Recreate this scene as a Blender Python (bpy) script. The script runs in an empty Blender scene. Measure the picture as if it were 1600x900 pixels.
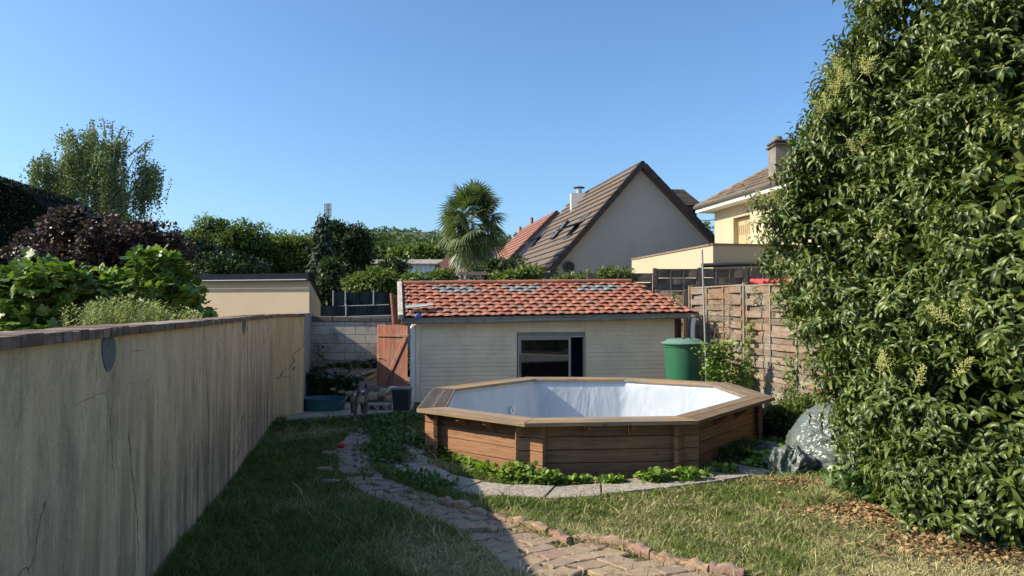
import bpy, math, random
import numpy as np
from mathutils import Vector, Matrix, noise as mnoise
random.seed(7); RNG = np.random.default_rng(7)
S = bpy.context.scene; COL = S.collection
rad = math.radians
# ------------------------------------------------------------------ camera
H = 1.9; FPX = 1109.0; PITCH = math.atan(30/FPX)
cam_d = bpy.data.cameras.new('camera'); cam = bpy.data.objects.new('camera', cam_d); COL.objects.link(cam)
cam.location = (0, 0, H); cam.rotation_euler = (rad(90)+PITCH, 0, 0)
cam_d.sensor_width = 36; cam_d.lens = FPX/1600*36; cam_d.clip_end = 3000; cam_d.clip_start = 0.05
S.camera = cam
S.render.engine = 'CYCLES'; S.render.resolution_x = 1024; S.render.resolution_y = 576
# ------------------------------------------------------------------ world, sun, exposure
SUN_E, SUN_A = rad(34.5), rad(-6.0)
to_sun = Vector((-math.cos(SUN_A)*math.cos(SUN_E), math.sin(SUN_A)*math.cos(SUN_E), math.sin(SUN_E)))
w = bpy.data.worlds.new('World'); S.world = w; w.use_nodes = True
nt = w.node_tree; bg = nt.nodes['Background']; sky = nt.nodes.new('ShaderNodeTexSky')
sky.sky_type = 'NISHITA'; sky.sun_disc = False; sky.sun_elevation = SUN_E; sky.sun_rotation = rad(-96.0)
sky.air_density = 1.0; sky.dust_density = 1.4; sky.ozone_density = 3.0; sky.altitude = 0
bg.inputs['Strength'].default_value = 0.125
cm = nt.nodes.new('ShaderNodeMix'); cm.data_type = 'RGBA'; cm.blend_type = 'MULTIPLY'; cm.inputs[0].default_value = 1.0; cm.inputs[7].default_value = (.76, .955, 1.10, 1)
nt.links.new(sky.outputs[0], cm.inputs[6]); nt.links.new(cm.outputs[2], bg.inputs[0])
sd = bpy.data.lights.new('sun', 'SUN'); sd.energy = 4.9; sd.angle = rad(0.53); sd.color = (1.0, 0.90, 0.73)
so = bpy.data.objects.new('sun', sd); COL.objects.link(so); so.location = (-20, 0, 20)
so.rotation_euler = to_sun.to_track_quat('Z', 'Y').to_euler()
S.view_settings.view_transform = 'Standard'; S.view_settings.look = 'None'
S.view_settings.exposure = 0.62; S.view_settings.gamma = 1.0; S.view_settings.use_curve_mapping = False

# ------------------------------------------------------------------ pixel -> point (1600x900 photograph)
def ray(px, py):
    x = (px-800)/FPX; v = -(py-450)/FPX; c, s = math.cos(PITCH), math.sin(PITCH)
    return Vector((x, c - v*s, s + v*c))
def W(px, py, Y):
    d = ray(px, py); k = Y/d.y; return Vector((d.x*k, Y, H+d.z*k))
def G(px, py, z=0.0):
    d = ray(px, py); k = (z-H)/d.z; return Vector((d.x*k, d.y*k, z))
def ppm(Y): return FPX/Y

# ------------------------------------------------------------------ noise
def _hash(ix, iy, seed):
    n = (ix.astype(np.int64)*374761393 + iy.astype(np.int64)*668265263 + seed*974711) & 0x7fffffff
    n = ((n ^ (n >> 13))*1274126177) & 0x7fffffff
    return ((n ^ (n >> 16)) & 0xffff)/65535.0
def vnoise(x, y, seed=0):
    x = np.asarray(x, float); y = np.asarray(y, float)
    ix = np.floor(x); iy = np.floor(y); fx = x-ix; fy = y-iy
    fx = fx*fx*(3-2*fx); fy = fy*fy*(3-2*fy)
    a = _hash(ix, iy, seed); b = _hash(ix+1, iy, seed); c = _hash(ix, iy+1, seed); d = _hash(ix+1, iy+1, seed)
    return (a*(1-fx)+b*fx)*(1-fy)+(c*(1-fx)+d*fx)*fy
def fbm(x, y, seed=0, oct=3):
    t = 0; a = .5; s = 0
    for k in range(oct):
        t = t + a*vnoise(np.asarray(x)*2**k, np.asarray(y)*2**k, seed+k); s += a; a *= .5
    return t/s

# ------------------------------------------------------------------ materials
MC = {}
def nodes_mat(name):
    m = bpy.data.materials.new(name); m.use_nodes = True
    t = m.node_tree; return m, t, t.nodes['Principled BSDF']
def ramp(t, stops, fac):
    r = t.nodes.new('ShaderNodeValToRGB'); e = r.color_ramp.elements
    while len(e) < len(stops): e.new(0.5)
    for k, (p, c) in enumerate(stops): e[k].position = p; e[k].color = (*c, 1) if len(c) == 3 else c
    t.links.new(fac, r.inputs[0]); return r.outputs[0]
def coords(t, scale=(1,1,1), kind='Object'):
    tc = t.nodes.new('ShaderNodeTexCoord'); mp = t.nodes.new('ShaderNodeMapping'); mp.inputs['Scale'].default_value = scale
    t.links.new(tc.outputs[kind], mp.inputs[0]); return mp.outputs[0]
def tnoise(t, vec, scale, detail=4, rough=.6, dist=0):
    n = t.nodes.new('ShaderNodeTexNoise'); n.inputs['Scale'].default_value = scale; n.inputs['Detail'].default_value = detail
    n.inputs['Roughness'].default_value = rough; n.inputs['Distortion'].default_value = dist
    t.links.new(vec, n.inputs['Vector']); return n.outputs['Fac']
def mix(t, fac, a, b, mode='MIX'):
    m = t.nodes.new('ShaderNodeMix'); m.data_type = 'RGBA'; m.blend_type = mode
    for sock, v in ((m.inputs[0], fac), (m.inputs[6], a), (m.inputs[7], b)):
        if hasattr(v, 'is_output'): t.links.new(v, sock)
        elif isinstance(v, (int, float)): sock.default_value = v
        else: sock.default_value = (*v, 1)
    return m.outputs[2]
def math_n(t, op, a, b=0.0, clamp=False):
    m = t.nodes.new('ShaderNodeMath'); m.operation = op; m.use_clamp = clamp
    for k, v in enumerate((a, b)):
        if hasattr(v, 'is_output'): t.links.new(v, m.inputs[k])
        else: m.inputs[k].default_value = v
    return m.outputs[0]
def bump(t, b, h, strength=.3, dist=.01):
    n = t.nodes.new('ShaderNodeBump'); n.inputs['Strength'].default_value = strength; n.inputs['Distance'].default_value = dist
    t.links.new(h, n.inputs['Height']); t.links.new(n.outputs[0], b.inputs['Normal'])
def island(t):
    g = t.nodes.new('ShaderNodeNewGeometry'); return g.outputs['Random Per Island']
def mul(c, k): return tuple(min(1, x*k) for x in c)

def plain(name, c, rough=.6, var=.25, scale=3, bs=.25, bscale=40, metal=0, spec=.5, stretch=(1,1,1), isl=0.0, dirt=None, dirt_scale=2):
    if name in MC: return MC[name]
    m, t, b = nodes_mat(name); v = coords(t, stretch)
    n = tnoise(t, v, scale, 6, .65)
    col = ramp(t, [(.3, mul(c, 1-var)), (.7, mul(c, 1+var))], n)
    if isl > 0:
        col = mix(t, 1.0, col, ramp(t, [(0, (1-isl,)*3), (1, (1+isl*0.0,)*3)], island(t)), 'MULTIPLY')
    if dirt is not None:
        d = tnoise(t, v, dirt_scale, 8, .75); f = ramp(t, [(.48, (0,0,0)), (.68, (1,1,1))], d)
        col = mix(t, f, col, dirt)
    t.links.new(col, b.inputs['Base Color'])
    b.inputs['Roughness'].default_value = rough; b.inputs['Metallic'].default_value = metal
    b.inputs['Specular IOR Level'].default_value = spec
    if bs: bump(t, b, tnoise(t, v, bscale, 5, .7), bs, .01)
    MC[name] = m; return m

def wood(name, c, axis, grey=None, rough=.75, gs=9, isl=.35, dark=.45):
    """wood grain running along local axis 0/1/2"""
    if name in MC: return MC[name]
    m, t, b = nodes_mat(name); sc = [gs*5, gs*5, gs*5]; sc[axis] = gs*.35
    v = coords(t, tuple(sc)); n = tnoise(t, v, 1.0, 5, .6, .6)
    col = ramp(t, [(.25, mul(c, dark)), (.5, c), (.8, mul(c, 1.35))], n)
    k = tnoise(t, coords(t, (1,1,1)), 1.6, 5, .6)
    if grey is not None: col = mix(t, ramp(t, [(.42, (0,0,0)), (.62, (1,1,1))], k), col, ramp(t, [(.3, mul(grey, .6)), (.7, mul(grey, 1.25))], n))
    kn = t.nodes.new('ShaderNodeTexVoronoi'); s2 = [7,7,7]; s2[axis] = 2.2
    t.links.new(coords(t, tuple(s2)), kn.inputs['Vector']); kn.inputs['Scale'].default_value = 1
    col = mix(t, ramp(t, [(.07, (.75,)*3), (.13, (0,0,0))], kn.outputs['Distance']), col, mul(c, .25))
    col = mix(t, 1.0, col, ramp(t, [(0, (1-isl,)*3), (1, (1,1,1))], island(t)), 'MULTIPLY')
    t.links.new(col, b.inputs['Base Color']); b.inputs['Roughness'].default_value = rough
    b.inputs['Specular IOR Level'].default_value = .25
    bump(t, b, n, .5, .006); MC[name] = m; return m

def leafmat(name, dark, light, trans=.3, rough=.45, spec=.5, third=None, back=None, nscale=1.2):
    if name in MC: return MC[name]
    m, t, b = nodes_mat(name)
    r = island(t); n = tnoise(t, coords(t), nscale, 3, .6)
    f = math_n(t, 'ADD', math_n(t, 'MULTIPLY', r, .6), math_n(t, 'MULTIPLY', n, .5))
    st = [(.2, dark), (.75, light)]
    if third: st.append((.98, third))
    col = ramp(t, st, f)
    if back is not None:
        g = t.nodes.new('ShaderNodeNewGeometry'); col = mix(t, math_n(t, 'MULTIPLY', g.outputs['Backfacing'], .8), col, back)
    t.links.new(col, b.inputs['Base Color']); b.inputs['Roughness'].default_value = rough
    b.inputs['Specular IOR Level'].default_value = spec
    tr = t.nodes.new('ShaderNodeBsdfTranslucent'); t.links.new(mix(t, 1.0, col, (1.3, 1.5, .5), 'MULTIPLY'), tr.inputs[0])
    ms = t.nodes.new('ShaderNodeMixShader'); ms.inputs[0].default_value = trans
    out = t.nodes['Material Output']
    t.links.new(b.outputs[0], ms.inputs[1]); t.links.new(tr.outputs[0], ms.inputs[2]); t.links.new(ms.outputs[0], out.inputs[0])
    MC[name] = m; return m

def attr_leaf(name, trans=.25, rough=.6, spec=.3):
    m, t, b = nodes_mat(name)
    a = t.nodes.new('ShaderNodeAttribute'); a.attribute_name = 'col'
    col = mix(t, 1.0, a.outputs['Color'], ramp(t, [(0, (.6,.6,.6)), (1, (1,1,1))], island(t)), 'MULTIPLY')
    t.links.new(col, b.inputs['Base Color']); b.inputs['Roughness'].default_value = rough; b.inputs['Specular IOR Level'].default_value = spec
    tr = t.nodes.new('ShaderNodeBsdfTranslucent'); t.links.new(col, tr.inputs[0])
    ms = t.nodes.new('ShaderNodeMixShader'); ms.inputs[0].default_value = trans
    t.links.new(b.outputs[0], ms.inputs[1]); t.links.new(tr.outputs[0], ms.inputs[2]); t.links.new(ms.outputs[0], t.nodes['Material Output'].inputs[0])
    return m

# ------------------------------------------------------------------ object building
def tag(o, label=None, cat=None, group=None, kind=None):
    if label: o['label'] = label
    if cat: o['category'] = cat
    if group: o['group'] = group
    if kind: o['kind'] = kind
    return o
def thing(name, label, cat, loc, group=None, rz=0):
    o = bpy.data.objects.new(name, None); COL.objects.link(o); o.location = loc; o.rotation_euler = (0, 0, rz)
    o.empty_display_size = .2
    return tag(o, label, cat, group)
def _mpi(o, parent):
    chain = []; p = parent
    M = Matrix.Identity(4)
    while p is not None:
        chain.append(p); p = p.parent
    for p in reversed(chain):
        M = M @ p.matrix_parent_inverse @ Matrix.LocRotScale(p.location, p.rotation_euler, p.scale) if p.parent else Matrix.LocRotScale(p.location, p.rotation_euler, p.scale)
    o.parent = parent; o.matrix_parent_inverse = M.inverted()
def link_mesh(name, me, parent=None, structure=False):
    n = len(me.vertices); co = np.empty(n*3); me.vertices.foreach_get('co', co); co = co.reshape(-1, 3)
    o = bpy.data.objects.new(name, me); COL.objects.link(o)
    if parent is not None:
        _mpi(o, parent)
    elif not structure:
        c = (co.min(0)+co.max(0))/2; c[2] = co[:, 2].min()
        me.vertices.foreach_set('co', (co-c).ravel()); o.location = c; me.update()
    if structure: o['kind'] = 'structure'
    return o
def np_mesh(name, V, Fa, mat, parent=None, smooth=False, col=None, structure=False):
    """V (n,3), Fa (m,k) same-size faces"""
    me = bpy.data.meshes.new(name); V = np.ascontiguousarray(V, dtype=np.float32); Fa = np.ascontiguousarray(Fa, dtype=np.int32)
    m, k = Fa.shape
    me.vertices.add(len(V)); me.vertices.foreach_set('co', V.ravel())
    me.loops.add(m*k); me.loops.foreach_set('vertex_index', Fa.ravel())
    me.polygons.add(m); me.polygons.foreach_set('loop_start', np.arange(0, m*k, k, dtype=np.int32))
    try: me.polygons.foreach_set('loop_total', np.full(m, k, dtype=np.int32))
    except Exception: pass
    if smooth: me.polygons.foreach_set('use_smooth', np.ones(m, dtype=bool))
    me.update(calc_edges=True)
    if col is not None:
        a = me.color_attributes.new('col', 'FLOAT_COLOR', 'POINT')
        c4 = np.ones((len(V), 4), dtype=np.float32); c4[:, :3] = col; a.data.foreach_set('color', c4.ravel())
    me.materials.append(mat)
    return link_mesh(name, me, parent, structure)

class MB:
    def __init__(s): s.v = []; s.f = []
    def add(s, vs, fs):
        o = len(s.v); s.v += [tuple(v) for v in vs]; s.f += [tuple(i+o for i in f) for f in fs]; return s
    def hexa(s, p):  # 8 points, bottom 4 ccw then top 4
        return s.add(p, [(3,2,1,0), (4,5,6,7), (0,1,5,4), (1,2,6,5), (2,3,7,6), (3,0,4,7)])
    def box(s, x0, y0, z0, x1, y1, z1):
        return s.hexa([(x0,y0,z0),(x1,y0,z0),(x1,y1,z0),(x0,y1,z0),(x0,y0,z1),(x1,y0,z1),(x1,y1,z1),(x0,y1,z1)])
    def obox(s, o, ax, ay, az, a0, a1, b0, b1, c0, c1):  # oriented box from frame
        o = Vector(o); P = lambda a, b, c: o+ax*a+ay*b+az*c
        return s.hexa([P(a0,b0,c0),P(a1,b0,c0),P(a1,b1,c0),P(a0,b1,c0),P(a0,b0,c1),P(a1,b0,c1),P(a1,b1,c1),P(a0,b1,c1)])
    def beam(s, p0, p1, w_, h_, up=(0,0,1)):
        p0 = Vector(p0); p1 = Vector(p1); d = (p1-p0); L = d.length; d.normalize(); u = Vector(up)
        sx = d.cross(u); 
        if sx.length < 1e-4: sx = d.cross(Vector((0,1,0)))
        sx.normalize(); u = sx.cross(d).normalized()
        return s.obox(p0, d, sx, u, 0, L, -w_/2, w_/2, -h_/2, h_/2)
    def tube(s, pts, radii, n=10, cap=True):
        pts = [Vector(p) for p in pts]; rings = []; o = len(s.v)
        if isinstance(radii, (int, float)): radii = [radii]*len(pts)
        pu = None
        for k, p in enumerate(pts):
            d = (pts[min(k+1, len(pts)-1)]-pts[max(k-1, 0)]).normalized()
            u = pu if pu is not None else (Vector((0,0,1)) if abs(d.z) < .9 else Vector((1,0,0)))
            a = d.cross(u)
            if a.length < 1e-4: a = d.cross(Vector((0,1,0)))
            a.normalize(); b = a.cross(d).normalized(); pu = b
            for j in range(n):
                t = 2*math.pi*j/n; s.v.append(tuple(p+(a*math.cos(t)+b*math.sin(t))*radii[k]))
        for k in range(len(pts)-1):
            for j in range(n):
                j2 = (j+1) % n; s.f.append((o+k*n+j, o+k*n+j2, o+(k+1)*n+j2, o+(k+1)*n+j))
        if cap:
            s.f.append(tuple(o+j for j in range(n))[::-1]); s.f.append(tuple(o+(len(pts)-1)*n+j for j in range(n)))
        return s
    def lathe(s, c, prof, n=32, sx=1, sy=1):
        o = len(s.v)
        for r, z in prof:
            for j in range(n):
                t = 2*math.pi*j/n; s.v.append((c[0]+r*sx*math.cos(t), c[1]+r*sy*math.sin(t), c[2]+z))
        for k in range(len(prof)-1):
            for j in range(n):
                j2 = (j+1) % n; s.f.append((o+k*n+j, o+k*n+j2, o+(k+1)*n+j2, o+(k+1)*n+j))
        return s
    def poly(s, pts, thick=None):
        n = len(pts); s.add(pts, [tuple(range(n))]); return s
    def prism(s, pts, vec):  # extruded polygon
        n = len(pts); v = Vector(vec); a = [Vector(p) for p in pts]; b = [p+v for p in a]
        return s.add(a+b, [tuple(range(n))[::-1], tuple(range(n, 2*n))]+[(k, (k+1) % n, n+(k+1) % n, n+k) for k in range(n)])
    def build(s, name, mat, parent=None, smooth=False, bevel=0, structure=False, autosmooth=None):
        me = bpy.data.meshes.new(name); me.from_pydata([tuple(v) for v in s.v], [], s.f); me.update()
        import bmesh
        bm = bmesh.new(); bm.from_mesh(me); bmesh.ops.recalc_face_normals(bm, faces=bm.faces); bm.to_mesh(me); bm.free()
        me.materials.append(mat)
        if smooth:
            for p in me.polygons: p.use_smooth = True
            try: me.set_sharp_from_angle(angle=rad(autosmooth or 40))
            except Exception: pass
        o = link_mesh(name, me, parent, structure)
        if bevel:
            b = o.modifiers.new('bevel', 'BEVEL'); b.width = bevel; b.segments = 2; b.limit_method = 'ANGLE'
        return o

def copy_tree(o, parent=None):
    c = o.copy(); COL.objects.link(c)
    if parent is not None: c.parent = parent; c.matrix_parent_inverse = o.matrix_parent_inverse.copy()
    for ch in [x for x in bpy.data.objects if x.parent == o]: copy_tree(ch, c)
    return c

# ------------------------------------------------------------------ foliage
def norm(a): return a/np.maximum(np.linalg.norm(a, axis=-1, keepdims=True), 1e-9)
def leaves_mesh(C, D, Nn, size, tv, tf, wid=1.0):
    """C centres, D leaf axes, Nn leaf normals, size (n,), template verts in (side, along, normal)"""
    n = len(C); D = norm(D); Sd = norm(np.cross(D, Nn)); Nn = np.cross(Sd, D)
    tv = np.asarray(tv, float); k = len(tv)
    V = (C[:, None, :] + size[:, None, None]*(tv[None, :, 0:1]*wid*Sd[:, None, :] + tv[None, :, 1:2]*D[:, None, :] + tv[None, :, 2:3]*Nn[:, None, :]))
    tf = np.asarray(tf, int); Fa = (np.arange(n)[:, None, None]*k + tf[None]).reshape(-1, tf.shape[1])
    return V.reshape(-1, 3), Fa
T_SIMPLE = ([(0,0,0), (.28,.5,.06), (0,1,-.06), (-.28,.5,.06)], [(0,1,2,3)])
T_OVAL = ([(0,0,0), (.3,.3,.05), (.3,.7,.05), (0,1,-.05), (-.3,.7,.05), (-.3,.3,.05)], [(0,1,2,5), (5,2,3,4)])
# arching, folded laurel leaf
def arch_leaf(w_=.17, curl=.42, fold=.12):
    ys = [0, .2, .45, .7, .88, 1.0]; ws = [0.02, .8, 1, .8, .42, 0.0]
    v = []; f = []
    for y, q in zip(ys, ws):
        z = -curl*y*y; yy = y*(1-.18*y)
        v += [(-w_*q, yy, z-fold*0+fold*q), (0, yy, z), (w_*q, yy, z+fold*q)]
    for k in range(len(ys)-1):
        a = k*3; f += [(a, a+1, a+4, a+3), (a+1, a+2, a+5, a+4)]
    return v, f
T_ARCH = arch_leaf()
def fig_leaf():
    c = (0, .35, 0); out = [(0,0,0), (.24,.02,.02), (.44,.18,-.02), (.42,.34,-.02), (.28,.42,.03), (.44,.58,-.03), (.38,.74,-.05), (.20,.70,.03), (.14,.90,-.06), (0,1,-.08), (-.14,.90,-.06), (-.20,.70,.03), (-.38,.74,-.05), (-.44,.58,-.03), (-.28,.42,.03), (-.42,.34,-.02), (-.44,.18,-.02), (-.24,.02,.02)]
    v = [c]+out; f = [(0, 1+k, 1+(k+1) % len(out)) for k in range(len(out))]
    return v, f
T_FIG = fig_leaf()

def rdir(n):
    return norm(RNG.normal(size=(n, 3)))
def clump_cloud(ells, n_cl, cl_r, per, droop=.2, flat=.75, surf=.45, low_cut=None, seed=None):
    """ells: (centre, radii). returns points, outward dirs"""
    vol = np.array([e[1][0]*e[1][1]*e[1][2] for e in ells])**.7; pr = vol/vol.sum()
    idx = RNG.choice(len(ells), n_cl, p=pr); d = rdir(n_cl); r = RNG.random(n_cl)**surf
    C = np.array([ells[i][0] for i in idx], float); R = np.array([ells[i][1] for i in idx], float)
    cc = C + d*R*r[:, None]
    cr = cl_r*(.6+.8*RNG.random(n_cl))
    P = np.repeat(cc, per, 0); dd = rdir(n_cl*per); rr = RNG.random(n_cl*per)**.4
    P = P + dd*np.repeat(cr, per)[:, None]*rr[:, None]*np.array([1, 1, flat])
    out = norm(dd*.8 + np.repeat(d, per, 0)*.7 + np.array([0, 0, .25]))
    return P, out, cc
def foliage(name, P, out, size, mat, parent=None, tmpl=T_SIMPLE, droop=.3, wid=1.0, svar=.4, tilt=.7):
    n = len(P); D = norm(out*.8 + rdir(n)*tilt + np.array([0, 0, -droop]))
    Nn = norm(np.array([0, 0, 1.0]) + out*.5 + rdir(n)*.45)
    sz = size*(1-svar/2+svar*RNG.random(n))
    V, Fa = leaves_mesh(P, D, Nn, sz, tmpl[0], tmpl[1], wid)
    return np_mesh(name, V, Fa, mat, parent)
def trunk_mb(base, tips, r0, wob=.15, seg=6):
    mb = MB(); b = Vector(base)
    for k, (tip, r) in enumerate(tips):
        tip = Vector(tip); L = (tip-b).length
        pts = []; rs = []
        for j in range(seg+1):
            t = j/seg; p = b.lerp(tip, t)
            bow = math.sin(math.pi*t)*wob*L*.3
            p = p + Vector((random.uniform(-1,1), random.uniform(-1,1), 0))*wob*.25*(1 if 0 < j < seg else 0) + Vector((0,0,bow*.5))
            pts.append(p); rs.append(max(.006, r*(1-t)+r*.25*t))
        mb.tube(pts, rs, 7)
    return mb
def tree(name, label, cat, base, ells, leaf, size, n_cl, cl_r, per, tr=.12, bark=None, tmpl=T_SIMPLE, group=None, droop=.3, flat=.75, surf=.45, wid=1.0, tilt=.7):
    t = thing(name, label, cat, base, group)
    P, out, cc = clump_cloud(ells, n_cl, cl_r, per, flat=flat, surf=surf)
    k = P[:, 2] > base[2]+.05; P = P[k]; out = out[k]
    foliage('crown', P, out, size, leaf, t, tmpl, droop, wid, tilt=tilt)
    tips = [(tuple(cc[i]), tr*(.35+.3*random.random())) for i in RNG.choice(len(cc), min(16, len(cc)), replace=False)]
    top = max(ells, key=lambda e: e[0][2])[0]; tips.append((tuple(top), tr))
    trunk_mb(base, tips, tr).build('trunk', bark or plain('bark', (.10,.075,.055), .9, .4, 6, .6, 20), t, smooth=True)
    return t
def E(px, py, Y, rpx, rpy, ry=None):
    c = W(px, py, Y); k = Y/FPX
    return (np.array(c), np.array([rpx*k, ry if ry else rpx*k*.9, rpy*k]))
# =================================================================== GROUND
def seg_dist(x, y, pts):
    d = np.full(np.shape(x), 1e9)
    for (ax, ay), (bx, by) in zip(pts[:-1], pts[1:]):
        vx, vy = bx-ax, by-ay; L = vx*vx+vy*vy+1e-9
        t = np.clip(((x-ax)*vx+(y-ay)*vy)/L, 0, 1); d = np.minimum(d, np.hypot(x-ax-t*vx, y-ay-t*vy))
    return d
def in_poly(x, y, poly):
    x = np.asarray(x); y = np.asarray(y); r = np.zeros(x.shape, bool); n = len(poly)
    for k in range(n):
        x1, y1 = poly[k]; x2, y2 = poly[(k+1) % n]
        c = ((y1 > y) != (y2 > y)) & (x < (x2-x1)*(y-y1)/((y2-y1) if y2 != y1 else 1e-9)+x1); r ^= c
    return r
def gxy(px, py): p = G(px, py); return (p.x, p.y)
PATH_LR = [((557,669),(573,669)), ((524,700),(582,700)), ((527,726),(577,726)), ((540,756),(605,752)), ((585,780),(655,768)), ((634,800),(700,783)),
           ((700,822),(770,808)), ((748,850),(838,832)), ((790,885),(930,852)), ((860,915),(1050,880)), ((950,950),(1190,908)), ((1060,1000),(1350,940))]
PL = [gxy(*a) for a, b in PATH_LR]; PR = [gxy(*b) for a, b in PATH_LR]
PATH_POLY = PL+PR[::-1]
SL_O = [gxy(*p) for p in [(618,672),(606,700),(618,735),(655,757),(710,770),(770,778),(850,781),(940,776),(1040,765),(1130,753),(1215,740)]]
_pc = gxy(935, 690)
def _inw(p, d):
    v = np.array(_pc)-np.array(p); return tuple(np.array(p)+v/np.linalg.norm(v)*d)
SL_I = [_inw(p, .50) for p in SL_O]
SLAB_POLY = SL_O+SL_I[::-1]
# pool outer rim corners, z = RIM
RIM = 0.64
POOL_PX = [(650.5,638.6),(820,661),(1092,657),(1211,620.6),(1140,598),(979,589.4),(822,588.8),(677,606)]
POOL = [G(x, y, RIM) for x, y in POOL_PX]
PC = sum((Vector((p.x, p.y, 0)) for p in POOL), Vector())/8
# wall foot line
WA = G(250, 900); WB = G(430, 661); wd = (WB-WA).normalized()
WALL = [WA-wd*9, WB+wd*.15, G(474, 650)]
def wall_x(y):
    t = (y-WA.y)/(WB.y-WA.y); return WA.x+(WB.x-WA.x)*t

def gz(x, y):
    z = (fbm(x*1.3, y*1.3, 3)-.5)*.05
    z = z + np.clip((y-10)/4, 0, 1)*0.0
    return z
xs = np.concatenate([-np.geomspace(700, 10, 14), np.linspace(-9, 9, 150), np.geomspace(10, 700, 14)])
ys = np.concatenate([-np.geomspace(700, 5, 12), np.linspace(-4, 18, 180), np.geomspace(19, 900, 16)])
X, Y = np.meshgrid(xs, ys); Z = gz(X, Y)
Z = np.where(in_poly(X, Y, PATH_POLY), Z*.2-.012, Z); Z = np.where(in_poly(X, Y, SLAB_POLY) | (np.hypot(X-PC.x, Y-PC.y) < 2.2), Z*.2-.01, Z)
_ip = []
for k_ in range(8):
    p_, a_, c_ = POOL[k_], POOL[(k_-1) % 8], POOL[(k_+1) % 8]
    e1_ = Vector((p_.x-a_.x, p_.y-a_.y)).normalized(); e2_ = Vector((c_.x-p_.x, c_.y-p_.y)).normalized(); n1_ = Vector((-e1_.y, e1_.x)); n2_ = Vector((-e2_.y, e2_.x))
    q_ = Vector((p_.x, p_.y))+(n1_+n2_)*(.345/(1+n1_.dot(n2_))); _ip.append((q_.x, q_.y))
Z = np.where(in_poly(X, Y, _ip), -1.05, Z)
Z = Z-.012
V = np.stack([X.ravel(), Y.ravel(), Z.ravel()], 1); nx = len(xs); ny = len(ys)
ii = (np.arange(ny-1)[:, None]*nx+np.arange(nx-1)[None]).ravel()
m, t, b = nodes_mat('soil'); v = coords(t)
c1 = ramp(t, [(.3, (.10,.075,.045)), (.5, (.20,.15,.09)), (.7, (.30,.235,.14))], tnoise(t, v, 22, 6, .75))
c2 = ramp(t, [(.35, (.06,.075,.02)), (.7, (.14,.13,.05))], tnoise(t, v, 40, 5, .7))
t.links.new(mix(t, ramp(t, [(.4, (0,0,0)), (.6, (1,1,1))], tnoise(t, v, 1.7, 5, .7)), c1, c2), b.inputs['Base Color'])
b.inputs['Roughness'].default_value = .95; bump(t, b, tnoise(t, v, 60, 6, .8), .8, .03)
np_mesh('ground', V, np.stack([ii, ii+1, ii+nx+1, ii+nx], 1), m, structure=True, smooth=True)

# ------------------------------------------------------------------ hills (terrain) far behind
def hill(name, pts, Y0, depth, mat):
    n = 90; px0, px1 = pts[0][0], pts[-1][0]; V = []; F = []
    rows = 10
    for j in range(rows):
        q = j/(rows-1)
        for k in range(n):
            px = px0+(px1-px0)*k/(n-1); py = np.interp(px, [p[0] for p in pts], [p[1] for p in pts])
            p = W(px, py, Y0); Yj = Y0-depth*(1-q); zz = (p.z)*math.sin(q*math.pi/2)-1
            V.append((p.x*(.85+.15*q), Yj, zz+(mnoise.noise(Vector((k*.3, j*.5, 1)))*2 if j < rows-1 else 0)))
    for j in range(rows-1):
        for k in range(n-1):
            a = j*n+k; F.append((a, a+1, a+n+1, a+n))
    return np_mesh(name, np.array(V), np.array(F), mat, structure=True, smooth=True)
hill('hills', [(200,392),(330,388),(420,384),(500,378),(570,372),(640,370),(700,374),(760,378),(830,382),(950,395),(1080,392),(1200,380),(1400,385),(1700,390)], 330, 210, plain('hill_soil', (.05,.07,.03), .95, .3, .05))

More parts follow.
